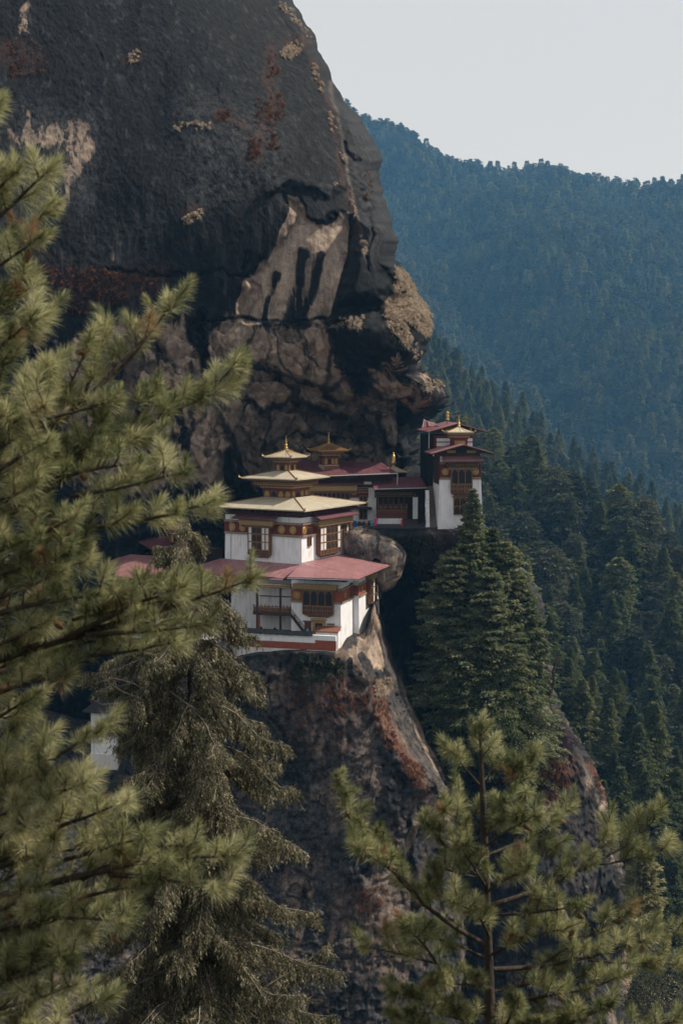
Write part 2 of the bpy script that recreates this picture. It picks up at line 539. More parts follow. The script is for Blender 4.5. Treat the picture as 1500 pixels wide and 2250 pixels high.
# ================================================================== ROCK
def rock_sheet(name, L, edge, top, py1, depth, nu, nv, rw, back, masks, disp, wrapn=16, ledge=0.0, ledge_rise=0.0):
    """rock face: rows from the top line down; the right edge rounds away backwards, the top runs back as a ledge"""
    ex, ey = np.array([e[0] for e in edge], float), np.array([e[1] for e in edge], float)
    tx, ty = np.array([e[0] for e in top], float), np.array([e[1] for e in top], float)
    tcol = np.linspace(0, 1, nu)
    rows = np.linspace(0, 1, nv)
    nl = 14 if ledge else 0
    W = nu + wrapn
    px = np.zeros((nv, W)); py = np.zeros((nv, W)); wr = np.zeros((nv, W))
    py_row0 = min(ty)
    # rows follow the top line at the start and straight horizontals at the end
    for j, t in enumerate(rows):
        base = py_row0 + (py1 - py_row0) * t
        Rr = np.interp(base, ey, ex)
        Rr += (7 if name == 'cliff' else 3) * vnoise(np.array([[base / 38.0, 3.1, 1.7]]), 5)[0] + (3 if name == 'cliff' else 1.5) * vnoise(np.array([[base / 11.0, 7.1, 1.7]]), 6)[0]
        r = min(rw, (Rr - L) * .4)
        px[j, :nu] = L + (Rr - r - L) * tcol
        th = np.linspace(0, math.pi * .6, wrapn + 1)[1:]
        px[j, nu:] = Rr - r + r * np.sin(th)
        wr[j, nu:] = (1 - np.cos(th)) / (1 - math.cos(math.pi * .6))
        tt = np.interp(px[j], tx, ty)
        py[j] = tt + (py1 - tt) * t
    fx, fy = px.ravel(), py.ravel()
    Y = depth(fx, fy)
    Yg = Y.reshape(nv, W)
    Yg[:, nu:] = Yg[:, nu - 1:nu] + back * wr[:, nu:] ** 1.0
    pos = P(fx, fy, Yg.ravel())
    d, (crk, tone_) = disp(fx, fy, pos)
    wf = wr.ravel()
    nrm = np.stack([np.sin(wf * 1.9), -np.cos(wf * 1.9), .25 * np.ones_like(wf)], 1)
    pos = pos + nrm * d[:, None]
    A = masks(fx, fy, pos)
    if name == 'cliff':
        cx_ = fx + 7 * vnoise(np.stack([fx / 26, fy / 26, 0 * fx], 1), 301) + 3 * vnoise(np.stack([fx / 8, fy / 8, 0 * fx], 1), 302)
        cy_ = fy + 7 * vnoise(np.stack([fx / 26, fy / 26, 0 * fx + 9], 1), 303) + 3 * vnoise(np.stack([fx / 8, fy / 8, 0 * fx + 9], 1), 304)
        for ln, w in (([(545, 796), (600, 812), (650, 834), (700, 862), (745, 886)], 6), ([(700, 862), (760, 836), (800, 850), (860, 880), (905, 880)], 5), ([(340, 760), (352, 860), (350, 960)], 6), ([(370, 860), (385, 1000)], 5),
                      ([(716, 706), (735, 760), (722, 830), (700, 862)], 6), ([(476, 870), (500, 940), (520, 1010), (545, 1080)], 7), ([(440, 700), (452, 790), (462, 870)], 8), (CRACK, 5), ([(600, 720), (610, 780), (650, 834)], 3),
                      ([(660, 712), (668, 770), (700, 800)], 3), ([(585, 905), (640, 882), (700, 902), (745, 918), (775, 918)], 7), ([(800, 890), (835, 930), (850, 1000)], 6), ([(500, 860), (560, 880), (590, 920), (575, 980)], 5),
                      ([(560, 720), (540, 790), (500, 830)], 4), ([(620, 960), (700, 950), (780, 970)], 4), ([(640, 1000), (720, 985), (800, 1010)], 4), ([(300, 840), (310, 940), (290, 1010)], 5), ([(420, 800), (430, 900), (415, 1000)], 5)):
            crk = np.maximum(crk, sstep(w * 1.5, w * .5, dline(cx_, cy_, ln)))
    A['crack'] = crk
    A['tone'] = tone_
    pos = pos.reshape(nv, W, 3)
    if ledge:
        k = np.linspace(1, 0, nl + 1)[:-1]
        rowsL = []
        for q in k:
            rr = pos[0].copy()
            rr[:, 1] += ledge * q
            rr[:, 2] += ledge_rise * q + .35 * vnoise(rr * .25, 3) * min(1, q * 5)
            rowsL.append(rr)
        pos = np.concatenate([np.array(rowsL), pos], 0)
        for kx in A:
            A[kx] = np.concatenate([np.tile(A[kx].reshape(nv, W)[0], nl), A[kx]])
    H = pos.shape[0]
    idx = np.arange(H * W).reshape(H, W)
    F = np.stack([idx[:-1, :-1], idx[1:, :-1], idx[1:, 1:], idx[:-1, 1:]], -1).reshape(-1, 4)
    o = obj_np(name, pos.reshape(-1, 3), F, MT['rock'], smooth=False, attrs=A)
    return o, pos[nl:, :nu + 9], px[:, :nu + 9], py[:, :nu + 9]

# ---- the great overhanging cliff
EDGE_C = [(560, -420), (600, -150), (641, 0), (690, 78), (716, 130), (728, 165), (760, 222), (800, 276), (818, 305), (831, 345), (834, 385), (846, 432), (868, 488),
          (872, 540), (866, 575), (884, 588), (905, 620), (930, 655), (947, 690), (945, 735), (936, 770), (918, 800), (926, 822), (958, 842), (968, 868),
          (964, 893), (946, 915), (922, 938), (915, 960), (922, 1000), (935, 1060), (940, 1900)]
U_BASE = rbf([(-350, -400, 362), (0, -400, 368), (400, -400, 392), (600, -400, 430),
              (-350, 0, 326), (0, 0, 334), (300, 0, 342), (500, 0, 354), (650, 0, 376),
              (-350, 300, 306), (0, 300, 314), (300, 300, 320), (600, 300, 326), (780, 300, 342),
              (-350, 500, 298), (0, 500, 306), (300, 500, 312), (600, 500, 318), (820, 500, 330),
              (-350, 650, 296), (0, 650, 304), (300, 650, 312), (600, 680, 320), (850, 640, 326), (900, 640, 334),
              (-350, 800, 298), (0, 800, 306), (300, 800, 316), (600, 800, 324), (850, 800, 326), (930, 860, 328),
              (0, 1000, 312), (300, 1000, 322), (520, 1000, 336), (700, 980, 347), (850, 980, 350), (920, 1000, 346),
              (0, 1200, 310), (300, 1200, 324), (520, 1200, 340), (720, 1200, 352), (930, 1200, 350), (-350, 1200, 300), (0, 1900, 312), (500, 1900, 345), (930, 1900, 355)])
LOBE = [(768, 470), (880, 470), (885, 590), (868, 640), (840, 668), (790, 680), (745, 690), (728, 684), (738, 640), (762, 560)]
BULGE = [(726, 694), (790, 684), (860, 668), (930, 640), (990, 690), (985, 760), (930, 810), (880, 830), (800, 800), (740, 762)]
ROCKLET = [(905, 815), (990, 840), (990, 900), (950, 915), (915, 930), (905, 880)]
TANP = [(636, 432), (664, 446), (676, 482), (700, 494), (724, 490), (744, 464), (770, 470), (768, 560), (748, 640), (722, 706), (528, 708), (520, 670), (548, 620), (592, 560), (614, 510), (640, 470)]
TANLOW = [(330, 716), (530, 708), (716, 706), (738, 770), (800, 810), (900, 800), (915, 870), (900, 960), (870, 1030), (560, 1060), (330, 1080), (200, 1090), (120, 1000), (150, 800), (230, 720)]
DARKREC = [(868, 870), (925, 930), (945, 1060), (945, 1200), (880, 1200), (868, 1040), (872, 960)]
CRACK = [(420, 714), (470, 708), (540, 702), (600, 707), (680, 706), (728, 696)]
OVER = [(480, 800), (560, 802), (600, 815), (650, 834), (700, 862), (740, 884), (790, 872), (840, 880), (900, 872)]
CAVE = [(585, 905), (640, 880), (700, 900), (745, 916), (770, 918), (800, 900), (830, 925), (850, 1000), (840, 1060), (580, 1060), (570, 980)]
def depth_cliff(x, y):
    wx = x + 14 * vnoise(np.stack([x / 40, y / 40, 0 * x], 1), 21) + 5 * vnoise(np.stack([x / 12, y / 12, 0 * x], 1), 22)
    wy = y + 12 * vnoise(np.stack([x / 40, y / 40, 0 * x + 5], 1), 23) + 5 * vnoise(np.stack([x / 12, y / 12, 0 * x + 5], 1), 24)
    Y = U_BASE(x, y)
    Y = Y - 10.0 * sstep(6, -45, sdf(wx, wy, LOBE)) ** .6
    Y = Y - 13.0 * sstep(6, -50, sdf(wx, wy, BULGE)) ** .6
    Y = Y - 7.0 * sstep(5, -22, sdf(wx, wy, ROCKLET))
    Y = Y + 3.0 * sstep(8, -14, sdf(wx, wy, TANP))
    oy = np.interp(wx, [p[0] for p in OVER], [p[1] for p in OVER])
    inx = sstep(440, 540, wx) * sstep(925, 890, wx)
    Y = Y + 7.5 * sstep(-4, 9, wy - oy) * inx
    Y = Y + 8.0 * sstep(5, -16, sdf(wx, wy, CAVE))
    Y = Y + 9.0 * sstep(10, -18, sdf(wx, wy, DARKREC))
    Y = Y + 2.2 * sstep(5, 0, dline(x, wy * .5 + y * .5, CRACK))
    for ln, a, w in (([(545, 560), (560, 660), (548, 705)], 1.5, 12), ([(668, 560), (650, 640), (640, 700)], 1.2, 22), ([(476, 870), (500, 930), (520, 1000), (560, 1080)], -2.6, 12),
                     ([(440, 700), (452, 780), (470, 860)], 2.5, 16), ([(350, 760), (372, 850), (365, 960)], 2.2, 12), ([(870, 870), (880, 940)], 2, 10),
                     ([(230, 590), (360, 600), (470, 604), (560, 600)], 1.6, 6), ([(590, 420), (620, 400), (700, 418), (760, 400)], -2, 22), ([(770, 310), (800, 420), (815, 520), (812, 600)], 1.4, 9),
                     ([(800, 300), (835, 420), (850, 520)], -1.4, 14)):
        Y = Y + a * sstep(w, 0, dline(wx, wy, ln))
    return Y
def disp_cliff(x, y, p):
    q = p * np.array([1, .5, 1])
    lower = sstep(690, 780, y)
    lower = lower * (1 - .8 * sstep(20, -20, sdf(x, y, BULGE)))
    d = 1.7 * fbm(q * np.array([.05, .05, .03]), 3, seed=2)
    slabm = sstep(10, -20, sdf(x, y, TANP))
    lobe = np.maximum(sstep(10, -20, sdf(x, y, LOBE)), sstep(10, -20, sdf(x, y, BULGE)))
    d += (.16 + .89 * lower) * (1 - .5 * slabm) * 1.2 * fbm(q * np.array([.16, .16, .07]), 6, seed=31)
    d += (1 - .6 * slabm) * .14 * (1 - np.abs(fbm(q * np.array([.3, .3, .05]) + .5 * fbm(q * .1, 3, seed=33)[:, None], 4, seed=32))) - .25
    wv = np.stack([fbm(q * .15, 3, seed=51), fbm(q * .15, 3, seed=52), fbm(q * .15, 3, seed=53)], 1)
    qq = np.stack([q[:, 0] + .35 * q[:, 2], q[:, 1], q[:, 2] - .2 * q[:, 0]], 1)
    v1, j1 = facets(qq * np.array([.085, .085, .05]) + .5 * wv, 9)
    v2, j2 = facets(qq * np.array([.25, .25, .17]) + .6 * wv, 19)
    v3, j3 = facets(qq * np.array([.7, .7, .55]) + .8 * wv, 23)
    up = .16 + .84 * lower
    d += (.03 + .97 * lower) * 4.2 * v1 + (up - .13) * 1.9 * v2 + (.12 + .88 * lower) * .7 * v3
    d -= lower * .5 * sstep(.05, 0, j1) + lower * .3 * sstep(.05, 0, j2)
    d += (.09 + .2 * lower) * fbm(q * np.array([1.1, 1.1, .8]), 4, seed=41, ridged=True) + .12 * fbm(q * 3.0, 2, seed=43)
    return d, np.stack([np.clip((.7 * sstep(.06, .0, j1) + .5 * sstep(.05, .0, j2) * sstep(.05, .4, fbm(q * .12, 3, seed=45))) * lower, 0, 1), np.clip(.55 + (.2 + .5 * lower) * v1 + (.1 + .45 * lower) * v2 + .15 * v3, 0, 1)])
def masks_cliff(x, y, p):
    w1 = fbm(p * .06, 4, seed=70)
    w2 = fbm(p * np.array([.12, .1, .03]), 4, seed=71)
    w3 = fbm(p * np.array([.5, .4, .16]), 4, seed=72)
    xx, yy = x + 34 * w1 + 22 * w2, y + 40 * w2
    tan = np.maximum(1.3 * sstep(16, -16, sdf(xx * .5 + x * .5 + 9 * w3, yy * .45 + y * .55 + 9 * w3, TANP)), sstep(75, -75, sdf(xx, yy, TANLOW)))
    # black weeping stains that run down over the tan rock
    for ln, w in (([(668, 560), (650, 640), (640, 700)], 26), ([(706, 560), (690, 630), (660, 705)], 20), ([(600, 600), (585, 660), (575, 705)], 14), ([(450, 690), (458, 780), (476, 850)], 24),
                  ([(520, 640), (480, 710), (440, 740)], 20), ([(740, 720), (760, 800), (800, 850)], 30), ([(840, 700), (850, 760), (870, 820)], 34), ([(735, 470), (730, 430), (700, 470)], 18),
                  ([(390, 880), (400, 980)], 16), ([(250, 800), (255, 1000)], 18), ([(500, 1000), (530, 1120)], 30)):
        tan = tan * (1 - .85 * sstep(w * 1.5, 0, dline(xx * .8 + x * .2 + 6 * w3, yy * .3 + y * .7, ln)))
    tan = tan * (1 - sstep(6, -6, sdf(x, y, LOBE))) * (1 - .95 * sstep(6, -10, sdf(xx * .3 + x * .7, yy * .3 + y * .7, BULGE)))
    tan = tan * (1 - sstep(10, -12, sdf(x, y, DARKREC)))  # cleft beside the tower: its shade is put into the rock colour
    for pg in ([(820, 815), (868, 770), (882, 800), (850, 850), (815, 850)], [(70, 250), (80, 240), (85, 290), (60, 300)], [(248, 533), (262, 533), (268, 575), (250, 578)],
               [(20, 290), (200, 270), (215, 330), (160, 420), (130, 470), (120, 330), (20, 330)], [(40, 0), (70, 0), (60, 70), (30, 80)]):
        tan = np.maximum(tan, .5 * sstep(22, -14, sdf(xx * .7 + x * .3, yy * .5 + y * .5, pg)))
    tan = np.maximum(tan, .3 * sstep(14, 0, dline(x, y, [(610, 430), (640, 450), (720, 420), (760, 380)])))
    rust = np.zeros_like(x)
    for ln, w in (([(600, 110), (592, 160), (610, 215), (585, 245), (560, 300), (556, 340)], 20), ([(640, 100), (670, 90)], 22), ([(480, 255), (540, 270), (490, 250)], 14), ([(280, 130), (300, 120)], 18),
                  ([(690, 140), (720, 230), (745, 320), (770, 420), (790, 520)], 11), ([(415, 480), (440, 465)], 16), ([(100, 600), (200, 620), (330, 610)], 60), ([(20, 110), (60, 140)], 50)):
        rust = np.maximum(rust, .8 * sstep(w * 1.3, 0, dline(xx * .8 + x * .2, yy * .8 + y * .2, ln)))
    pale = np.clip(.75 * sstep(4, -26, sdf(xx * .3 + x * .7, yy * .3 + y * .7, TANP)) + .45 * sstep(40, -60, sdf(xx, yy, TANLOW)), 0, 1) * sstep(.3, .8, tan)
    pale = np.maximum(pale, .22 * sstep(6, 1, dline(x + 8 * w1, y, [(725, 180), (742, 260), (760, 330), (772, 400), (795, 520), (800, 560)])))
    grey = np.zeros_like(x)
    for pg in ([(0, 260), (230, 250), (260, 330), (200, 470), (0, 480)], [(860, 250), (880, 560), (800, 560), (740, 200), (760, 190)], [(180, 480), (330, 490), (330, 590), (170, 590)], [(380, 200), (640, 230), (640, 420), (420, 480)]):
        grey = np.maximum(grey, .36 * sstep(40, -50, sdf(xx, yy, pg)))
    return {'dark': np.clip(1 - tan, -.3, 1), 'rust': rust * .4, 'pale': pale, 'grey': grey + .12}
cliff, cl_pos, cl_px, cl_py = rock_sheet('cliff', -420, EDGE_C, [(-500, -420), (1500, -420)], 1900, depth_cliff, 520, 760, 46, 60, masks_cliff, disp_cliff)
tag(cliff, 'huge black overhanging rock face with bare tan patches behind the temples', 'cliff', kind='structure')

# ---- the crag that carries the main temple
EDGE_B = [(826, 1300), (834, 1330), (846, 1380), (864, 1430), (886, 1500), (905, 1545), (932, 1600), (958, 1668), (985, 1745), (1003, 1840), (1014, 1980), (1020, 2600)]
TOP_B = [(-420, 1560), (180, 1705), (470, 1700), (500, 1450), (560, 1440), (650, 1434), (748, 1432), (762, 1412), (800, 1406), (812, 1380), (822, 1330), (900, 1300)]
B_BASE = rbf([(-420, 1560, 268), (200, 1700, 280), (470, 1700, 279), (520, 1450, 280), (560, 1440, 278), (650, 1440, 276), (748, 1436, 277), (800, 1406, 285), (826, 1310, 297), (850, 1400, 292),
              (870, 1500, 290), (930, 1640, 286), (985, 1750, 284), (1010, 2000, 278), (1010, 2600, 262),
              (800, 1500, 280), (830, 1560, 278), (880, 1640, 275), (935, 1720, 273), (900, 1850, 270), (900, 2100, 263), (900, 2600, 245),
              (700, 1520, 276.5), (700, 1700, 273), (700, 1950, 265), (700, 2250, 256), (700, 2600, 242), (400, 1900, 268), (400, 2600, 236), (0, 2000, 254), (0, 2600, 228), (-420, 2600, 220)])
ARETE = [(770, 1430), (812, 1470), (828, 1500), (846, 1580), (880, 1650), (915, 1690), (945, 1725)]
def depth_crag(x, y):
    Y = B_BASE(x, y)
    w = 8 * vnoise(np.stack([x / 30, y / 30, 0 * x], 1), 81)
    ax = np.interp(y, [p[1] for p in ARETE], [p[0] for p in ARETE])
    on = sstep(1440, 1500, y) * sstep(1790, 1730, y)
    Y = Y - 3.2 * on * sstep(50, 0, np.abs(x + w - ax + 8))
    Y = Y + 2.5 * sstep(9, 0, dline(x + w * .4, y, [(850, 1440), (880, 1520), (925, 1610), (975, 1720)]))
    Y = Y + 2.0 * sstep(12, 0, dline(x + w, y, [(940, 1740), (900, 1800), (890, 1860), (905, 2000)]))
    return Y
def disp_crag(x, y, p):
    q = p * np.array([1, .6, 1])
    d = 2.2 * fbm(q * .06, 3, seed=102) + 1.5 * fbm(q * .17, 5, seed=103) + .6 * fbm(q * .6, 4, seed=104, ridged=True)
    wv = np.stack([fbm(q * .2, 3, seed=105), fbm(q * .2, 3, seed=106), fbm(q * .2, 3, seed=107)], 1)
    v1, j1 = facets(q * np.array([.1, .1, .06]) + .5 * wv, 29)
    v2, j2 = facets(q * np.array([.3, .3, .22]) + .5 * wv, 39)
    d += 1.5 * v1 + .75 * v2 - .3 * sstep(.05, 0, j1) + .15 * fbm(q * 2.5, 3, seed=108)
    slab = sstep(20, -10, sdf(x, y, [(826, 1310), (850, 1380), (890, 1500), (990, 1740), (1010, 1850), (930, 1700), (870, 1560), (835, 1480), (800, 1430), (780, 1400)]))
    d = d * (1 - .4 * slab)
    return d * (.3 + .7 * sstep(1436, 1475, y + 30 * (x < 480))), np.stack([np.clip(sstep(.06, .01, j1) + .6 * sstep(.07, .01, j2), 0, 1) * (1 - .5 * slab), np.clip(.55 + .5 * v1 + .5 * v2, 0, 1)])
def masks_crag(x, y, p):
    w1 = fbm(p * .08, 4, seed=110)
    w2 = fbm(p * np.array([.2, .2, .1]), 4, seed=111)
    xx, yy = x + 26 * w1, y + 30 * w2
    tan = .18 + .4 * w1 + 0 * x
    tan = np.maximum(tan, 1.0 * sstep(14, -14, sdf(xx, yy, [(735, 1450), (800, 1400), (812, 1350), (830, 1340), (846, 1400), (850, 1450), (820, 1480), (770, 1500)])))
    tan = np.maximum(tan, .85 * sstep(12, 2, dline(xx * .3 + x * .7, y, [(855, 1470), (890, 1540), (930, 1630), (960, 1690)])))
    tan = np.maximum(tan, .95 * sstep(4, -8, sdf(xx * .4 + x * .6, y, [(905, 1800), (930, 1790), (918, 1830), (895, 1880), (890, 1850)])))
    for ln, w in (([(832, 1395), (846, 1440), (872, 1520), (900, 1590)], 13), ([(792, 1440), (812, 1480), (826, 1520)], 12), ([(846, 1360), (858, 1420)], 7), ([(770, 1450), (776, 1490)], 8)):
        tan = tan * (1 - .9 * sstep(w * 1.4, w * .2, dline(xx * .4 + x * .6, y, ln)))
    rust = .05 + .5 * w2 + .2 * w1
    ax = np.interp(y, [q[1] for q in ARETE], [q[0] for q in ARETE])
    rust = np.maximum(rust, 1.3 * sstep(26, 6, np.abs(xx * .5 + x * .5 - ax)) * sstep(1480, 1520, y) * sstep(1790, 1740, y))
    rust = np.maximum(rust, .4 * sstep(50, 0, sdf(xx, yy, [(640, 1470), (760, 1500), (800, 1540), (760, 1640), (660, 1620)])))
    slab = sstep(15, -8, sdf(x, y, [(846, 1400), (890, 1500), (990, 1740), (1030, 1900), (950, 1800), (930, 1690), (880, 1580)]))
    pale = np.clip(.35 * sstep(0, .5, w2), 0, 1) + .15 * slab
    return {'dark': np.clip(1 - tan, 0, 1), 'rust': np.clip(rust * (1 - slab), 0, 1.2), 'pale': np.clip(pale, 0, 1), 'grey': np.clip(.75 + .5 * w1, 0, 1)}
crag, cr_pos, cr_px, cr_py = rock_sheet('crag', -420, EDGE_B, TOP_B, 2700, depth_crag, 420, 420, 26, 34, masks_crag, disp_crag, ledge=42)
tag(crag, 'grey and rust streaked rock buttress dropping below the white terrace wall', 'rock', kind='structure')

# ---- the tree covered spur under the tower
EDGE_S = [(1060, 1150), (1085, 1172), (1110, 1200), (1150, 1262), (1180, 1340), (1196, 1440), (1206, 1530), (1240, 1590), (1283, 1645), (1310, 1700), (1336, 1760), (1345, 1830), (1362, 1900),
          (1376, 1960), (1380, 2060), (1366, 2160), (1362, 2700)]
TOP_S = [(700, 1168), (760, 1164), (1000, 1163), (1062, 1158), (1500, 1158)]
S_BASE = rbf([(700, 1168, 309), (900, 1164, 308.5), (1060, 1160, 309), (780, 1235, 308.5), (900, 1235, 308), (1000, 1235, 307), (1100, 1200, 312), (760, 1400, 318), (880, 1320, 318), (900, 1450, 326), (960, 1600, 322), (1000, 1750, 316),
              (1020, 1250, 307), (1150, 1350, 306), (1180, 1450, 304), (1100, 1500, 302), (1200, 1560, 301), (1120, 1700, 296), (1280, 1680, 300), (1330, 1800, 300), (1040, 1900, 302),
              (1150, 1900, 288), (1300, 1950, 288), (1375, 2000, 294), (1360, 2200, 286), (1200, 2250, 274), (1040, 2250, 284), (1040, 2700, 266), (1360, 2700, 268), (700, 1700, 322), (700, 2250, 310), (700, 2700, 300)])
def depth_spur(x, y):
    Y = S_BASE(x, y)
    w = 9 * vnoise(np.stack([x / 34, y / 34, 0 * x], 1), 91)
    Y = Y + 5 * sstep(30, -20, sdf(x + w, y, [(830, 1290), (900, 1270), (960, 1300), (930, 1420), (960, 1560), (1000, 1700), (900, 1500), (850, 1300)]))
    Y = Y - 2.5 * sstep(20, 0, dline(x + w, y, [(1215, 1540), (1290, 1650), (1338, 1765), (1372, 1950)]))
    Y = Y + 2.5 * sstep(14, 0, dline(x + w, y, [(1190, 1640), (1170, 1750), (1100, 1850)]))
    Y = Y - 2.0 * sstep(9, 0, dline(x, y, [(1205, 1920), (1240, 2030), (1270, 2110), (1300, 2200)]))
    return Y
def masks_spur(x, y, p):
    w1 = fbm(p * .08, 4, seed=120)
    w2 = fbm(p * np.array([.2, .2, .06]), 4, seed=121)
    tan = .16 + .35 * w2
    tan = np.maximum(tan, .9 * sstep(8, 1, dline(x + 14 * w1, y, [(1205, 1920), (1240, 2030), (1270, 2110)])))
    tan = np.maximum(tan, .9 * sstep(9, 2, dline(x + 8 * w1, y, [(1372, 1990), (1374, 2080), (1364, 2180)])))
    tan = np.maximum(tan, .9 * sstep(12, -4, sdf(x + 14 * w1, y, [(1310, 1790), (1330, 1760), (1340, 1790), (1326, 1810)])))
    rust = .0 + .4 * w1
    rust = np.maximum(rust, .8 * sstep(14, 2, dline(x + 18 * w1, y, [(1300, 1680), (1325, 1720), (1336, 1760)])))
    rust = np.maximum(rust, .8 * sstep(40, 0, sdf(x + 20 * w1, y, [(1190, 1660), (1250, 1680), (1230, 1760), (1180, 1740)])))
    tan = tan * (1 - sstep(12, -12, sdf(x, y, [(840, 1185), (985, 1180), (1000, 1500), (1000, 1720), (850, 1400)])))  # gully shade is painted in: tan, and grey below, fade to black
    return {'dark': np.clip(1 - tan, 0, 1), 'rust': np.clip(rust, 0, 1), 'pale': np.clip(.4 * sstep(.1, .5, w2), 0, 1), 'grey': np.clip(.5 + .5 * w1, 0, 1) * (1 - sstep(12, -12, sdf(x, y, [(840, 1185), (985, 1180), (1000, 1500), (1000, 1720), (850, 1400)])))}
def disp_spur(x, y, p):
    d, c = disp_crag(x, y + 400, p)
    return d * sstep(1168, 1230, y), c
spur, sp_pos, sp_px, sp_py = rock_sheet('rock_spur', 700, EDGE_S, TOP_S, 2700, depth_spur, 300, 400, 30, 40, masks_spur, disp_spur, ledge=36)
tag(spur, 'dark rocky spur under the square tower, covered in trees', 'rock', kind='structure')

# ================================================================== HILLS
def hill(name, ridge, foot, Yr, Yf, nu, nv, amp, sc, seed, mat):
    rx = np.array([q[0] for q in ridge], float); ry = np.array([q[1] for q in ridge], float)
    fx = np.array([q[0] for q in foot], float); fy = np.array([q[1] for q in foot], float)
    Yr_ = np.array([q[2] if len(q) > 2 else Yr for q in ridge], float)
    xs = np.linspace(rx[0], rx[-1], nu)
    top = P(xs, np.interp(xs, rx, ry), np.interp(xs, rx, Yr_))
    fxs = np.linspace(fx[0], fx[-1], nu)
    bot = P(fxs, np.interp(fxs, fx, fy), Yf)
    t = np.linspace(0, 1, nv)[:, None, None]
    pos = top[None] * (1 - t) + bot[None] * t
    nb = nv // 4
    backs = []
    for k in np.linspace(1, 0, nb + 1)[:-1]:
        b = top.copy(); b[:, 1] += (Yr - Yf) * .6 * k; b[:, 2] -= (Yr - Yf) * .35 * k
        backs.append(b)
    pos = np.concatenate([np.array(backs), pos], 0)
    flat = pos.reshape(-1, 3)
    n = fbm(flat / sc, 4, seed=seed, ridged=False) + .6 * fbm(np.stack([(flat[:, 0] + .4 * flat[:, 2]) / (sc * .55), 0 * flat[:, 0], flat[:, 2] / (sc * 3)], 1), 3, seed=seed + 3, ridged=True)
    flat = flat + np.stack([0 * n, -amp * n, amp * .35 * n], 1)
    H = pos.shape[0]
    idx = np.arange(H * nu).reshape(H, nu)
    F = np.stack([idx[:-1, :-1], idx[1:, :-1], idx[1:, 1:], idx[:-1, 1:]], -1).reshape(-1, 4)
    o = obj_np(name, flat, F, mat, smooth=True)
    return o, flat.reshape(H, nu, 3)[nb:]
def hgrid_sample(g, u, v):
    """points on a hill grid, u across 0..1, v down 0..1"""
    nv, nu = g.shape[:2]
    a, b = np.clip(u, 0, .9999) * (nu - 1), np.clip(v, 0, .9999) * (nv - 1)
    i, j = a.astype(int), b.astype(int)
    s, t = (a - i)[:, None], (b - j)[:, None]
    return (g[j, i] * (1 - s) + g[j, i + 1] * s) * (1 - t) + (g[j + 1, i] * (1 - s) + g[j + 1, i + 1] * s) * t

far_mt, H1 = hill('mountain', [(520, 200, 4100), (700, 262, 4100), (810, 312, 4000), (900, 346, 3950), (1000, 392, 3850), (1100, 384, 3800), (1200, 378, 3750), (1300, 394, 3700), (1400, 424, 3600), (1500, 440, 3550), (1750, 480, 3500), (2100, 520, 3400)],
                  [(520, 1250), (2100, 1250)], 3850, 2000, 150, 110, 150, 560, 201, MT['soil'])
tag(far_mt, 'far forested mountain ridge fading blue under the pale sky', 'mountain', kind='structure')
mid_sp, H2 = hill('far_spur', [(700, 420, 1700), (860, 600, 1620), (900, 690, 1580), (940, 760, 1540), (1000, 812, 1500), (1090, 882, 1450), (1200, 965, 1380), (1300, 1050, 1320), (1400, 1108, 1280), (1500, 1158, 1240), (1800, 1300, 1200)],
                  [(600, 1500), (1800, 1560)], 1500, 900, 110, 70, 22, 220, 211, MT['soil'])
tag(mid_sp, 'forested spur sloping down to the right in the blue haze', 'hill', kind='structure')
near_h, H3 = hill('valley_slope', [(780, 930, 900), (900, 950, 880), (960, 965, 860), (1050, 1010, 820), (1130, 1055, 790), (1200, 1085, 760), (1300, 1165, 740), (1400, 1215, 720), (1500, 1260, 700), (1800, 1400, 680)],
                  [(700, 1900), (1800, 1950)], 800, 500, 110, 80, 12, 110, 221, MT['soil'])
tag(near_h, 'dark forested valley slope below the tower', 'hill', kind='structure')
green_h, H4 = hill('near_ridge', [(1060, 1240, 520), (1150, 1345, 510), (1200, 1420, 500), (1250, 1490, 490), (1300, 1530, 480), (1400, 1610, 470), (1500, 1720, 460), (1800, 2000, 450)],
                   [(1000, 2300), (1800, 2500)], 480, 380, 70, 60, 5, 60, 231, MT['soil'])
tag(green_h, 'near ridge of green conifers at the right', 'hill', kind='structure')
# the ground: valley floor out to the horizon, and the slope the viewer stands on
def ground_sheet(name, x0, x1, y0, y1, fz, nu, nv, mat):
    X, Yy = np.meshgrid(np.linspace(x0, x1, nu), np.linspace(y0, y1, nv))
    pts = np.stack([X.ravel(), Yy.ravel(), fz(X.ravel(), Yy.ravel())], 1)
    idx = np.arange(nu * nv).reshape(nv, nu)
    F = np.stack([idx[:-1, :-1], idx[:-1, 1:], idx[1:, 1:], idx[1:, :-1]], -1).reshape(-1, 4)
    return obj_np(name, pts, F, mat, smooth=True)
o = ground_sheet('ground', -6000, 6000, -1500, 9000, lambda x, y: -420 + 20 * fbm(np.stack([x, y, 0 * x], 1) / 600, 3, seed=301), 60, 60, MT['soil'])
tag(o, 'wooded valley floor far below the temples', 'ground', kind='structure')
def slope_z(x, y):
    return -1.9 - .72 * np.maximum(y, -6) + 1.2 * fbm(np.stack([x, y, 0 * x], 1) / 14, 3, seed=302) * np.clip(y / 8, 0, 1)
o = ground_sheet('hillside', -160, 160, -30, 300, slope_z, 80, 90, MT['soil'])
tag(o, 'steep hillside the pines stand on, below the frame', 'hillside', kind='structure')

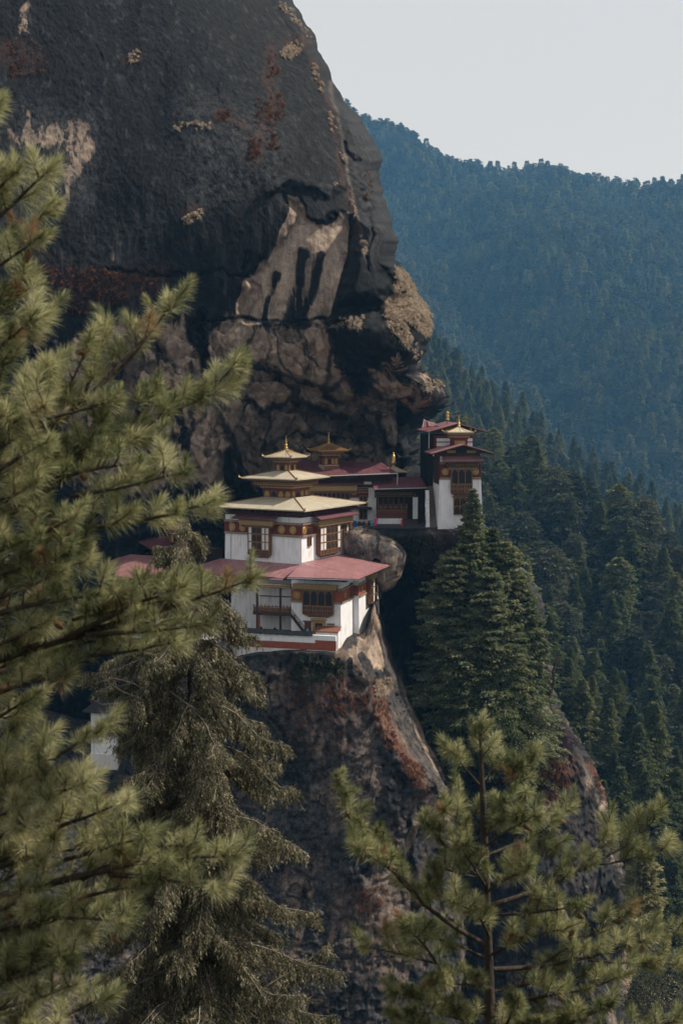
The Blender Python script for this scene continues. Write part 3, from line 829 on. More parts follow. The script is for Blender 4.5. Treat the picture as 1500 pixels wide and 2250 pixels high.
# ================================================================== BUILDINGS
def face_front(y0):
    return lambda s, d, h: (s, y0 - d, h)
def face_right(x0):
    return lambda s, d, h: (x0 + d, s, h)
def loc_of(t, pts):
    m = Matrix.Translation(t.location) @ Matrix.Rotation(t.rotation_euler.z, 4, 'Z')
    mi = m.inverted()
    return [tuple(mi @ Vector(p)) for p in pts]
def world_of(t, p):
    return Matrix.Translation(t.location) @ Matrix.Rotation(t.rotation_euler.z, 4, 'Z') @ Vector(p)

def dentils(mb, s0, s1, h0, h1, d0, d1, pitch):
    n = max(2, int(abs(s1 - s0) / pitch))
    w = (s1 - s0) / n
    mb.box(s0 + w * .2, s1 - w * .3, d0, d0 + (d1 - d0) * .3, h0 + (h1 - h0) * .4, h0 + (h1 - h0) * .6)
    for k in range(n):
        mb.box(s0 + w * (k + .18), s0 + w * (k + .72), d0, d1, h0, h1)
def arch(s0, s1, h0, h1):
    """outline of a three lobed arch opening"""
    w = s1 - s0
    hs = h1 - .62 * w if h1 - h0 > 1.1 * w else h0 + .45 * (h1 - h0)
    k = h1 - hs
    return [(s0, h0), (s1, h0), (s1, hs), (s1 - .1 * w, hs + .3 * k), (s1 - .2 * w, hs + .42 * k), (s1 - .22 * w, hs + .66 * k), (s1 - .38 * w, hs + .82 * k), (s0 + .5 * w, h1),
            (s0 + .38 * w, hs + .82 * k), (s0 + .22 * w, hs + .66 * k), (s0 + .2 * w, hs + .42 * k), (s0 + .1 * w, hs + .3 * k), (s0, hs)]
def frieze(par, fm, s0, s1, h0, h1, proud=.06, mat='maroon', dh=.5):
    MB(fm).box(s0, s1, -.1, proud, h0, h1).build('frieze', MT[mat], par)
    for a, b in ((h1, h1 + dh), (h0 - dh, h0)):
        MB(fm).box(s0, s1, -.1, proud + .05, a, b).build('moulding', MT['brown'], par)
        m = MB(fm)
        dentils(m, s0, s1, a + dh * .12, a + dh * .5, proud + .04, proud + .2, .34)
        dentils(m, s0 + .17, s1, a + dh * .56, a + dh * .88, proud + .04, proud + .26, .34)
        m.build('trim', MT['cream'], par)
def medallion(par, fm, s, h, r, proud=.06):
    o = MB(fm).disc(s, h, r, proud - .02, proud + .07, 22).build('medallion', MT['gold'], par)
    m = MB(fm)
    n = 20
    pts = [(s + r * .84 * math.cos(2 * math.pi * k / n), h + r * .84 * math.sin(2 * math.pi * k / n)) for k in range(n + 1)]
    for (a, b), (c, d) in zip(pts, pts[1:]):
        m.add([(a, proud + .06, b), (c, proud + .06, d), (s + (c - s) * .9, proud + .11, h + (d - h) * .9), (s + (a - s) * .9, proud + .11, h + (b - h) * .9)], [(0, 1, 2, 3)])
    m.disc(s, h, r * .3, proud + .05, proud + .12, 10)
    m.build('rim', MT['goldmetal'], o)
def cornice(par, fm, s0, s1, h0, d, hh=.7, mat='gold', tiers=True):
    """a gold board with bead rows above and below, standing d proud of the wall"""
    o = MB(fm).box(s0, s1, 0, d, h0, h0 + hh).build('cornice', MT[mat], par)
    m = MB(fm)
    dentils(m, s0, s1, h0 + hh + .02, h0 + hh + .2, d - .3, d + .12, .36)
    dentils(m, s0 + .1, s1 - .1, h0 - .24, h0 - .03, d - .35, d - .02, .42)
    m.build('trim', MT['cream'], o)
    if tiers:
        m = MB(fm)
        m.box(s0 + .12, s1 - .12, 0, d - .18, h0 - .3, h0)
        m.box(s0 + .35, s1 - .35, 0, d - .45, h0 - .75, h0 - .3)
        m.build('bracket', MT['brown'], o)
    return o
def bay_window(par, fm, s0, s1, h0, h1, d, cols, rows, white=(), foot=True, arches=True, lattice=.0):
    """timber bay: carved carcass, post and rail grid, dark arched openings, pale side panels"""
    m = MB(fm)
    m.box(s0, s1, 0, d, h0, h1)
    if foot:
        w = s1 - s0
        m.box(s0 + .07 * w, s1 - .07 * w, 0, d * .75, h0 - .32, h0)
        m.box(s0 + .16 * w, s1 - .16 * w, 0, d * .45, h0 - .62, h0 - .32)
    o = m.build('window', MT['brown'], par)
    lat = h0 + (h1 - h0) * lattice
    cw = [1.0] * cols
    for w_ in white: cw[w_] = .8
    tot = sum(cw)
    edges = [s0 + .12]
    for w_ in cw: edges.append(edges[-1] + (s1 - s0 - .24) * w_ / tot)
    rh = (h1 - lat - .16) / rows
    fr = MB(fm)
    for i, e in enumerate(edges):
        fr.box(e - .1, e + .1, d - .02, d + .13, h0 + .05, h1)
    for j in range(rows + 1):
        hh = lat + .08 + rh * j
        fr.box(s0, s1, d - .02, d + .1, hh - .09, hh + .09)
        ct = MB(fm)
        dentils(ct, s0 + .1, s1 - .1, hh - .06, hh + .05, d + .09, d + .15, .3)
        ct.build('trim', MT['gold'], o)
    for i in range(cols):
        a, b = edges[i] + .13, edges[i + 1] - .13
        pl, dk = MB(fm), MB(fm)
        for j in range(rows):
            c, e = lat + .08 + rh * j + .12, lat + .08 + rh * (j + 1) - .12
            if i in white:
                pl.box(a, b, d - .02, d + .05, c, e)
            elif arches:
                dk.prism(arch(a, b, c, e), d - .02, d + .03)
                # turned bars in front of the opening
                if rows > 1: fr.box(a + (b - a) * .46, a + (b - a) * .54, d, d + .07, c, c + (e - c) * .8)
            else:
                dk.box(a, b, d - .02, d + .03, c, e)
                for q in (.25, .5, .75): fr.box(a + (b - a) * q - .04, a + (b - a) * q + .04, d, d + .07, c, e)
        if pl.v: pl.build('pane', MT['paper'], o)
        if dk.v: dk.build('pane', MT['black'], o)
    if lattice:
        la = MB(fm)
        n = max(3, int((s1 - s0) / .55))
        w = (s1 - s0 - .2) / n
        for k in range(n):
            a = s0 + .1 + w * k
            for g in range(2):
                hh = h0 + .15 + g * (lat - h0 - .1) * .5
                q = (lat - h0) * .36
                la.prism([(a + w * .5, hh), (a + w * .82, hh + q * .5), (a + w * .5, hh + q), (a + w * .18, hh + q * .5)], d - .02, d + .035)
        fr.box(s0, s1, d - .02, d + .14, h0 - .02, h0 + .12)
        la.box(s0 + .2, s1 - .2, d - .02, d + .025, h0 + .15, h0 + .2)
        la.build('lattice', MT['black'], o)
    fr.build('frame', MT['brown'], o)
    return o
def sheet_roof(par, pts, th, mat, edge=None, rafters=0):
    o = MB().slab(pts, th).build('roof', MT[mat], par)
    lo = [(p[0], p[1], p[2] - th - .003) for p in pts]
    c = Vector((0, 0, 0))
    for p in lo: c += Vector(p) / len(lo)
    lo2 = [tuple(c + (Vector(p) - c) * .97) for p in lo]
    MB().slab(lo2, .18).build('soffit', MT['timber'], o)
    return o
def seams(o, pts, n, r=.035, mat='redroof'):
    """raised seams from the first edge (pts0-pts1) to the opposite edge (pts3-pts2)"""
    m = MB()
    a, b, c, d = [Vector(p) for p in pts]
    for k in range(1, n):
        t = k / n
        p, q = a.lerp(b, t), d.lerp(c, t)
        m.tube([p + Vector((0, 0, .03)), q + Vector((0, 0, .03))], r, 4)
    m.build('seam', MT[mat], o)
def finial(par, c, s, mat='goldmetal'):
    pr = [(.62, 0), (.62, .12), (.42, .2), (.5, .34), (.62, .44), (.5, .56), (.3, .64), (.24, .78), (.42, .86), (.52, .98), (.42, 1.1), (.26, 1.2), (.2, 1.55), (.34, 1.62), (.34, 1.68), (.16, 1.76), (.2, 1.9),
          (.24, 2.0), (.12, 2.12), (.09, 2.4), (.15, 2.5), (.1, 2.62), (.03, 2.95), (.0, 3.1)]
    return MB().lathe([(r * s * .72, z * s) for r, z in pr], c, 12).build('finial', MT[mat], par, smooth=True)
def pagoda_roof(par, cx, cy, hx, hy, z0, tx, ty, z1, mat='goldroof', th=.22, curl=True, curve=True, ribs=0):
    """hipped roof skirt from eave (hx,hy,z0) to the upper rectangle (tx,ty,z1)"""
    m = MB()
    lv = [(1.0, 0.0), (.62, .3), (.3, .62), (0.0, 1.0)] if curve else [(1, 0), (0, 1)]
    rings = []
    for a, b in lv:
        rings.append((tx + (hx - tx) * a, ty + (hy - ty) * a, z0 + (z1 - z0) * b))
    for (ax, ay, az), (bx, by, bz) in zip(rings, rings[1:]):
        m.add([(cx - ax, cy - ay, az), (cx + ax, cy - ay, az), (cx + ax, cy + ay, az), (cx - ax, cy + ay, az), (cx - bx, cy - by, bz), (cx + bx, cy - by, bz), (cx + bx, cy + by, bz), (cx - bx, cy + by, bz)],
              [(0, 1, 5, 4), (1, 2, 6, 5), (2, 3, 7, 6), (3, 0, 4, 7)])
    m.frus(cx - hx, cx + hx, cy - hy, cy + hy, z0 - th, cx - hx, cx + hx, cy - hy, cy + hy, z0 - .002)
    o = m.build('roof', MT[mat], par)
    MB().box(cx - hx * .95, cx + hx * .95, cy - hy * .95, cy + hy * .95, z0 - th - .16, z0 - th - .003).build('soffit', MT['timber'], o)
    for sx in (-1, 1):
        for sy in (-1, 1):
            r = [Vector((cx + sx * (q[0] + .03), cy + sy * (q[1] + .03), q[2] + .05)) for q in rings]
            MB().tube(r, .13 if hx > 4 else .07, 6).build('ridge_cap', MT['brown' if hx > 4 else 'gold'], o)
            if curl:
                k = .5 if hx > 4 else .42
                p = r[0]
                e = Vector((sx, sy, 0)).normalized()
                MB().tube([p - e * .3, p + e * k * .5 + Vector((0, 0, .02)), p + e * k * 1.0 + Vector((0, 0, k * .45)), p + e * k * .95 + Vector((0, 0, k * 1.05)), p + e * k * .55 + Vector((0, 0, k * 1.1))],
                          [.14, .17, .15, .1, .04], 6).build('corner_ornament', MT['goldmetal'], o)
    if ribs:
        m = MB()
        for k in range(-ribs + 1, ribs):
            t = k / ribs
            for sx, sy in ((0, -1), (1, 0), (0, 1), (-1, 0)):
                pts = []
                for q in rings:
                    if sx == 0: pts.append((cx + q[0] * t, cy + sy * q[1], q[2] + .03))
                    else: pts.append((cx + sx * q[0], cy + q[1] * t, q[2] + .03))
                m.tube(pts, .05, 4)
        m.build('rib', MT['gold'], o)
    return o
def stack(par, cx, cy, levels, z0):
    """bracketed cornice that steps outward: levels of (half width, height, material)"""
    z = z0
    for k, (w, h, mat) in enumerate(levels):
        o = MB().box(cx - w, cx + w, cy - w, cy + w, z + .002, z + h).build('cornice', MT[mat], par)
        if k % 2 == 1 or h > .5:
            m = MB()
            n = max(4, int(2 * w / .4))
            for j in range(n):
                a = -w + 2 * w * (j + .5) / n
                for sx, sy in ((0, -1), (1, 0), (-1, 0)):
                    if sx == 0: m.box(cx + a - .1, cx + a + .1, cy - w - .12, cy - w + .02, z + h * .2, z + h * .85)
                    else:
                        x = cx + sx * w
                        m.box(x - .12 if sx < 0 else x - .02, x + .02 if sx < 0 else x + .12, cy + a - .1, cy + a + .1, z + h * .2, z + h * .85)
            m.build('trim', MT['cream' if mat != 'gold' else 'brown'], o)
        z += h
    return z
def lantern_body(par, cx, cy, w, z0, z1, n, mat='brown', pan='gold'):
    o = MB().box(cx - w, cx + w, cy - w, cy + w, z0, z1).build('drum', MT[mat], par)
    c = MB()
    st = 2 * w / n
    for sx, sy in ((0, -1), (1, 0), (-1, 0)):
        fm = {(0, -1): (lambda s, d, h: (cx + s, cy - w - d, h)), (1, 0): (lambda s, d, h: (cx + w + d, cy + s, h)), (-1, 0): (lambda s, d, h: (cx - w - d, cy - s, h))}[(sx, sy)]
        for k in range(n):
            s0, s1 = -w + st * k + st * .16, -w + st * (k + 1) - st * .16
            dk = k % 4 == 1
            MB(fm).prism(arch(s0, s1, z0 + (z1 - z0) * .12, z0 + (z1 - z0) * .9), -.02, .04).build('opening' if dk else 'niche', MT['black' if dk else pan], o)
            c.fm = fm
            c.box(-w + st * k - .06, -w + st * k + .06, -.02, .1, z0, z1)
        c.box(-w, w, -.02, .09, z0, z0 + .12)
        c.box(-w, w, -.02, .09, z1 - .12, z1)
    c.fm = None
    c.build('frame', MT['maroon'], o)
    return o
def small_lantern(par, cx, cy, z0, w, e, hb, hs, rise, fin, roofmat='goldroof', n=3):
    lantern_body(par, cx, cy, w, z0, z0 + hb, n)
    z = stack(par, cx, cy, [(w + .12, hs * .22, 'maroon'), (w + (e - w) * .22, hs * .26, 'brown'), (w + (e - w) * .4, hs * .26, 'brown'), (w + (e - w) * .6, hs * .26, 'gold')], z0 + hb)
    pagoda_roof(par, cx, cy, e, e, z + .3, .28, .28, z + .3 + rise, roofmat, .26, ribs=3)
    finial(par, (cx, cy, z + .3 + rise - .05), fin)
    return z

# ---------------------------------------------------------------- the gold roofed main temple
C0 = V3(663, 1238, 290)
temple = thing('temple', 'white temple with three stacked golden roofs above the red roofed hall', 'temple', C0, R(-30))
FF, FR_ = face_front(0), face_right(0)
MB().frus(-20, 0, 0, 22, -3.5, -19.85, -.15, .15, 22, 9.7).build('wall', MT['white'], temple)
MB().box(-19.6, -.5, .5, 21.6, 9.6, 11.2).build('eave_band', MT['timber'], temple)
m = MB()
for k in range(12): m.box(-19.4 + k * 1.7, -19.1 + k * 1.7, -1.6, .6, 10.6, 10.95)
for k in range(13): m.box(-.5, 1.6, 1 + k * 1.7, 1.3 + k * 1.7, 10.6, 10.95)
m.build('rafter', MT['maroon'], temple)
frieze(temple, FF, -20.0, -.02, 6.0, 8.1)
frieze(temple, FR_, .02, 21.8, 6.0, 8.1)
for s in (-17.9, -15.2, -5.1, -2.2): medallion(temple, FF, s, 7.05, .88)
medallion(temple, FR_, .95, 7.05, .85)
bay_window(temple, FF, -13.2, -7.6, 1.3, 7.7, .9, 5, 3, white=(0, 3, 4), lattice=.16)
cornice(temple, FF, -15.2, -6.4, 8.0, 1.5, .75)
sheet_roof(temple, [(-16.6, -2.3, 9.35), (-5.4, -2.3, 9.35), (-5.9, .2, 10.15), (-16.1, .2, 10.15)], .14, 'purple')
bay_window(temple, FR_, 2.4, 3.7, 3.4, 7.6, .15, 1, 1, foot=False, arches=False)
bay_window(temple, FR_, 5.9, 14.8, 1.2, 7.4, 1.0, 6, 3, white=(0, 1, 5), lattice=.14)
cornice(temple, FR_, 4.8, 19.6, 7.75, 1.5, .8)
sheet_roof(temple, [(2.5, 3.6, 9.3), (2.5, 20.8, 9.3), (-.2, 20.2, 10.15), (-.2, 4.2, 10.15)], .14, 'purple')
bay_window(temple, FR_, 17.2, 20.4, 3.4, 7.2, .45, 3, 2, white=(1,))
pagoda_roof(temple, -10, 10.8, 12.3, 13.4, 11.55, 3.75, 3.75, 13.4, 'goldroof', .25, curve=False)
# second tier
tx, ty = -10.6, 10.6
lantern_body(temple, tx, ty, 3.65, 13.3, 14.95, 4)
z = stack(temple, tx, ty, [(3.85, .4, 'maroon'), (4.15, .4, 'brown'), (4.5, .35, 'brown'), (5.25, .68, 'gold'), (5.6, .3, 'timber'), (6.3, .3, 'gold')], 14.95)
pagoda_roof(temple, tx, ty, 7.2, 7.2, z + .3, 1.65, 1.65, 19.15, 'goldroof', .24, curve=False)
small_lantern(temple, tx, ty, 19.1, 1.6, 3.5, 1.55, 1.35, 1.45, 1.08, n=3)
MB().tube([(-18.3, -.12, 9.6), (-18.3, -.12, -1)], .07).build('drainpipe', MT['steel'], temple)

# ---------------------------------------------------------------- the red roofed lower hall
F0 = V3(749, 1408, 281.7)
hall = thing('lower_hall', 'white hall under broad red sheet roofs, with a carved four arched window and a balcony', 'building', F0, R(-16))
MB().frus(-10.9, 0, 0, 24, -2.5, -10.9, -.12, .1, 24, 12.4).build('wall', MT['white'], hall)
MB().frus(0, 1.35, 9.5, 27, -2.5, 0, 1.15, 9.6, 27, 12.6).build('wall', MT['white'], hall)
MB().box(-26, -10.9, 4.5, 9, -2, 12).build('back_wall', MT['white'], hall)
MB().box(-25, .9, .6, 23, 12.25, 12.75).build('eave_band', MT['timber'], hall)
frieze(hall, FF, -10.9, -.02, 8.2, 10.4, mat='red')
frieze(hall, FR_, .02, 9.4, 8.2, 10.4, mat='red')
frieze(hall, face_right(1.2), 9.7, 24, 8.2, 10.4, mat='red')
MB(face_front(9.5)).box(.02, 1.2, -.1, .06, 8.2, 10.4).build('frieze', MT['red'], hall)
for fmv, s in ((FF, -9.6), (FR_, 3.0), (face_right(1.2), 12.4)): medallion(hall, fmv, s, 9.3, .84)
bay_window(hall, FF, -8.2, -1.5, 5.4, 10.6, .75, 4, 1, lattice=.34)
cornice(hall, FF, -10.2, -.6, 10.95, 1.2, .75)
bay_window(hall, FR_, 6.6, 8.2, 7.7, 11.2, .2, 1, 1, foot=False, arches=False)
bay_window(hall, face_right(1.25), 15.6, 24.2, 5.6, 10.8, 1.0, 5, 3, white=(1, 3))
cornice(hall, face_right(1.25), 15.0, 24.6, 11.1, 1.4, .7)
MB().tube([(2.0, 19, 5.2), (2.0, 19, 1.2)], .2, 6).build('post', MT['red'], hall)
# ground floor door and window
d_ = MB(FF).box(-6.2, -3.4, -.05, .16, 1.1, 4.2).build('door', MT['gold'], hall)
MB(FF).box(-5.6, -4.0, .1, .19, 1.1, 3.5).build('opening', MT['black'], d_)
m = MB(FF); m.box(-6.5, -3.1, 0, .55, 4.2, 4.5); dentils(m, -6.4, -3.2, 3.95, 4.2, .1, .45, .5); m.build('lintel', MT['gold'], d_)
d_ = MB(FF).box(-7.9, -6.5, -.05, .14, 1.1, 3.7).build('door', MT['maroon'], hall)
MB(FF).box(-8.2, -6.3, 0, .4, 3.7, 3.95).build('lintel', MT['brown'], d_)
MB(FF).box(-3.0, -1.4, 0, .5, 3.3, 3.55).build('lintel', MT['brown'], hall)
# porch block with a small tiled roof
MB().box(-4.9, -.05, -2.1, -.01, -2.2, 2.0).build('porch_wall', MT['white'], hall)
m = MB().slab([(-5.1, -2.4, 2.15), (.05, -2.4, 2.15), (.05, .0, 2.95), (-5.1, .0, 2.95)], .16)
for k in range(14): m.tube([(-5.0 + k * .385, -2.42, 2.22), (-5.0 + k * .385, -.02, 3.02)], .09, 5)
m.build('porch_roof', M('terracotta_tiles', (.3, .13, .08), (.14, .06, .045), 4, .85), hall)
# balcony, posts and stair in the open bay
m = MB(); m.box(-19.5, -11.0, .2, 4.4, 5.1, 5.4); m.box(-19.5, -11.0, .1, .4, 4.7, 5.1)
for k in range(12): m.box(-19.2 + k * .72, -18.9 + k * .72, -.1, .4, 4.75, 5.0)
b_ = m.build('balcony', MT['timber'], hall)
m = MB(); m.box(-19.5, -11.0, .18, .32, 6.45, 6.62); m.box(-19.5, -11.0, .18, .3, 5.42, 5.55)
for k in range(11):
    m.box(-19.4 + k * .83, -19.24 + k * .83, .17, .33, 5.4, 6.9)
    m.prism([(-19.2 + k * .83, 5.6), (-18.65 + k * .83, 5.6), (-18.65 + k * .83, 6.35), (-19.2 + k * .83, 6.35)], .22, .28)
m.build('railing', MT['brown'], b_)
for x in (-18.6, -13.4): MB().box(x - .2, x + .2, .15, .55, .9, 11.6).build('post', MT['timber'], hall)
MB().box(-18.4, -18.0, .2, .5, .9, 4.7).build('post', MT['red'], hall)
m = MB(); m.box(-21, -10.95, -.2, .7, 10.55, 11.55)
l_ = m.build('lintel', MT['brown'], hall)
m = MB(face_front(-.2)); dentils(m, -21, -11, 10.7, 10.95, 0, .16, .42); dentils(m, -20.8, -11, 11.1, 11.4, 0, .22, .42); m.build('trim', MT['cream'], l_)
MB().box(-19.5, -11.2, 4.3, 4.46, 8.0, 8.2).build('beam', MT['timber'], hall)
m = MB()
for d0 in (-.95, -.1):
    m.add([(-11.2, d0, 5.3), (-7.6, d0, .9), (-7.6, d0 + .14, .9), (-11.2, d0 + .14, 5.3), (-11.2, d0, 5.75), (-7.6, d0, 1.35), (-7.6, d0 + .14, 1.35), (-11.2, d0 + .14, 5.75)],
          [(0, 1, 2, 3), (7, 6, 5, 4), (0, 4, 5, 1), (1, 5, 6, 2), (2, 6, 7, 3), (3, 7, 4, 0)])
    m.tube([(-11.2, d0 + .07, 6.6), (-7.6, d0 + .07, 2.2)], .06, 5)
    for k in range(4): m.tube([(-11.2 + 1.15 * k, d0 + .07, 5.4 - 1.4 * k), (-11.2 + 1.15 * k, d0 + .07, 6.6 - 1.4 * k)], .05, 5)
for k in range(13): m.box(-11.1 + k * .28, -10.8 + k * .28, -.9, -.05, 5.3 - k * .34, 5.36 - k * .34)
m.build('stair', MT['timber'], hall)
# red sheet roofs (a left skirt and a right hipped skirt round the temple)
K_, LF_, FE_ = PZ(785, 1272, -37.35), PZ(631, 1268, -37.35), PZ(868, 1237, -37.35)
tl = [tuple(world_of(temple, p)) for p in ((.06, -.05, .15), (.06, 21.6, .35), (-21, -.06, -.15))]
pts = loc_of(hall, [LF_, K_, tl[0]])
r1 = sheet_roof(hall, pts, .2, 'redroof')
pts = loc_of(hall, [K_, FE_, tl[1], tl[0]])
r2 = sheet_roof(hall, pts, .2, 'redroof')
seams(r2, pts, 12)
A_, B_ = PZ(621, 1271, -38.3), PZ(380, 1258, -38.6)
tl0 = tuple(world_of(temple, (-.3, -.07, -.25)))
pts = loc_of(hall, [B_, A_, tl0, tl[2]])
r3 = sheet_roof(hall, pts, .2, 'redroof')
seams(r3, pts, 16)
MB().tube(loc_of(hall, [tuple(Vector(B_) + Vector((0, 0, -.3))), tuple(Vector(A_) + Vector((0, 0, -.3)))]), .12, 6).build('gutter', MT['steel'], r3)
pl = loc_of(hall, [LF_, K_])
MB().tube([tuple(Vector(p) + Vector((0, 0, -.3))) for p in pl], .1, 6).build('gutter', MT['steel'], r1)
m = MB()
for k in range(10):
    a = Vector(pl[0]).lerp(Vector(pl[1]), (k + .5) / 10)
    m.box(a.x - .1, a.x + .1, a.y + .2, 1.5, a.z - .62, a.z - .4)
m.build('rafter', MT['maroon'], hall)

# ---------------------------------------------------------------- terrace wall in front of the hall
ter = thing('terrace_wall', 'low white terrace wall with a red stripe and a dark slate coping', 'wall', F0, R(-16))
MB().box(-27, .2, -4.6, -3.9, -3.4, 1.75).build('wall', MT['white'], ter)
MB().box(-27, -4.9, -3.9, 5.0, .3, .95).build('paving', MT['slate'], ter)
MB(face_front(-4.6)).box(-27, .25, -.1, .05, -1.35, .1).build('stripe', MT['red'], ter)
MB(face_front(-4.6)).box(-4.2, .3, -.1, .09, -.9, .75).build('stripe', MT['red'], ter)
MB(face_front(-4.6)).box(-27, .35, -.1, .03, -3.5, -1.36).build('footing', MT['stain'], ter)
m = MB()
for k in range(44):
    x = -26.8 + k * .5
    t = random.uniform(-.06, .06)
    m.add([(x, -5.0, 1.55 + t), (x + .54, -5.0, 1.55 + t), (x + .54, -3.5, 2.1 + t), (x, -3.5, 2.1 + t), (x, -5.0, 1.72 + t), (x + .54, -5.0, 1.72 + t), (x + .54, -3.5, 2.3 + t), (x, -3.5, 2.3 + t)],
          [(0, 1, 5, 4), (1, 2, 6, 5), (2, 3, 7, 6), (3, 0, 4, 7), (4, 5, 6, 7), (3, 2, 1, 0)])
m.build('coping', MT['slate'], ter)
# rough stone footing under the right corner
ft = thing('stone_footing', 'patchy stone footing with red stains under the white corner wall', 'footing', F0, R(-16))
m = MB()
m.frus(-6.4, -.2, -4.5, 0, -4.6, -5.4, .25, -4.62, 0, -1.3)
m.build('stonework', MT['footing'], ft)

# ---------------------------------------------------------------- boulder beside the red roof
def unit_np(v):
    return v / np.maximum(np.linalg.norm(v, axis=-1, keepdims=True), 1e-9)
def boulder():
    n, k = 110, 60
    out = [(768, 1168), (790, 1162), (838, 1172), (872, 1192), (889, 1214), (885, 1246), (868, 1276), (842, 1302), (828, 1292), (820, 1262), (790, 1240), (764, 1225)]
    c = np.array(V3(826, 1228, 307))
    o2 = np.array([np.array(V3(x, y, 307)) - c for x, y in out])[:, [0, 2]]
    th = np.linspace(0, 2 * math.pi, n, endpoint=False)
    pa = np.arctan2(o2[:, 1], o2[:, 0]); pr = np.hypot(o2[:, 0], o2[:, 1])
    od = np.argsort(pa)
    rad = np.interp(th, np.r_[pa[od][-1] - 2 * math.pi, pa[od], pa[od][0] + 2 * math.pi, pa[od][1] + 2 * math.pi, pa[od] + 2 * math.pi], np.r_[pr[od][-1], pr[od], pr[od][0], pr[od][1], pr[od]])
    ph = np.linspace(.02, math.pi - .02, k)
    T, Ph = np.meshgrid(th, ph)
    RR = np.broadcast_to(rad, T.shape)
    w = np.sin(Ph) ** .55
    p = np.stack([RR * w * np.cos(T), -6.0 * np.sign(np.cos(Ph)) * np.abs(np.cos(Ph)) ** .8, RR * w * np.sin(T)], -1).reshape(-1, 3)
    d = unit_np(p)
    p += d * (.5 * fbm(p * .16 + 5, 3, seed=401) + .25 * fbm(p * .6, 5, seed=402, ridged=True))[:, None]
    v1, j1 = facets(p * .2, 403)
    p += d * (.8 * v1)[:, None]
    idx = np.arange(n * k).reshape(k, n)
    F = np.stack([idx[:-1], idx[1:], np.roll(idx, -1, 1)[1:], np.roll(idx, -1, 1)[:-1]], -1).reshape(-1, 4)
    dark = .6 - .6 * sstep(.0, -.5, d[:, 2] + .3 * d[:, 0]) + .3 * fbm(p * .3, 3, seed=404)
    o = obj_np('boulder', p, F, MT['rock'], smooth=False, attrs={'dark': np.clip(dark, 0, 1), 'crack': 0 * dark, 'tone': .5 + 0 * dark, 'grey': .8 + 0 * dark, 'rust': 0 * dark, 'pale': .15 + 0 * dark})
    o.location = c
    tag(o, 'big smooth grey boulder jutting out over the edge beside the red roof', 'boulder')
boulder()

# ---------------------------------------------------------------- the purple roofed hall against the cliff
B0 = V3(713, 1157, 321)
bh = thing('back_hall', 'dark maroon roofed hall pressed against the cliff behind the golden roofs', 'building', B0, 0)
MB().box(-9, 12.1, 0, 9, -1.2, 9.2).build('wall', MT['white'], bh)
MB().box(-9, 16.0, .3, 9, 9.2, 12.6).build('upper_wall', MT['timber'], bh)
pts = loc_of(bh, [V3(640, 1048, 317), V3(873, 1039, 317.5), V3(838, 1016, 332), V3(644, 1011, 332)])
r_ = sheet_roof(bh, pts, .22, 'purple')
seams(r_, pts, 22, .03, 'purple')
g_ = [tuple(Vector(p) + Vector((0, -.1, -.12))) for p in pts[:2]]
MB().tube(g_, .14, 6).build('gutter', MT['steel'], r_)
MB().tube([g_[1], tuple(Vector(g_[1]) + Vector((-.1, .1, -3.4)))], .11, 6).build('downpipe', MT['steel'], bh)
sheet_roof(bh, [(-5, -1.9, 10.15), (9.3, -1.9, 10.3), (9.1, .2, 11.0), (-5, .2, 11.0)], .14, 'purple')
MB(FF).box(5.8, 11.9, -.05, .08, 10.0, 10.6).build('string_course', MT['white'], bh)
MB(FF).box(-5, 10.3, -.05, .1, 6.9, 9.15).build('frieze', MT['maroon'], bh)
cornice(bh, FF, -3.6, 7.7, 8.7, 1.3, .95)
bay_window(bh, FF, -1.6, 6.0, 5.6, 8.3, .7, 7, 1)
for s in (-3.1, 6.9): medallion(bh, FF, s, 8.2, .78, .12)
m = MB(FF); dentils(m, 7.8, 10.3, 8.6, 8.9, 0, .3, .35); dentils(m, 7.9, 10.3, 8.0, 8.3, 0, .25, .35); dentils(m, 4.9, 10.3, 6.7, 6.95, 0, .25, .35); m.build('trim', MT['cream'], bh)
bay_window(bh, FF, 8.1, 10.1, 4.8, 7.4, .3, 2, 1, foot=False)
bay_window(bh, FF, 8.1, 10.1, 1.7, 4.5, .3, 2, 1, foot=False)
MB().slab([(5.0, -1.5, 4.3), (11.2, -1.5, 4.2), (11.0, .1, 4.7), (5.2, .1, 4.7)], .12).build('canopy', MT['timber'], bh)
# pavilion lantern that rides on the purple roof
pv = thing('roof_pavilion', 'dark carved pavilion with a gold rimmed cap on the maroon roof', 'pavilion', V3(722, 1029, 325), R(20))
MB().box(-1.9, 1.9, -1.9, 1.9, -1.5, .9).build('base', MT['cream'], pv)
MB().box(-1.84, 1.84, -1.95, 1.84, -1.4, .7).build('plinth', MT['brown'], pv)
z = small_lantern(pv, 0, 0, .9, 1.7, 3.7, 1.75, 1.5, 1.5, .95, roofmat='brown', n=4)
MB().frus(-3.75, 3.75, -3.75, 3.75, z + .02, -3.8, 3.8, -3.8, 3.8, z + .34).build('rim', MT['gold'], pv)
# small gilded turret behind the right end of the purple roof
gt = thing('roof_turret', 'small gilded turret with a bell finial behind the right end of the maroon roof', 'turret', V3(864, 1046, 327), R(8))
MB().box(-1.3, 1.3, -1.3, 1.3, -4, .9).build('drum', MT['timber'], gt)
pagoda_roof(gt, 0, 0, 2.9, 2.9, 1.2, .25, .25, 2.3, 'goldroof', .2)
MB().lathe([(.5, 0), (.32, .15), (.26, .5), (.62, .75), (.66, 1.0), (.5, 1.25), (.46, 2.2), (.36, 2.7), (.2, 2.8), (.14, 3.2), (0, 3.5)], (0, 0, 2.25), 12).build('finial', MT['goldmetal'], gt, smooth=True)

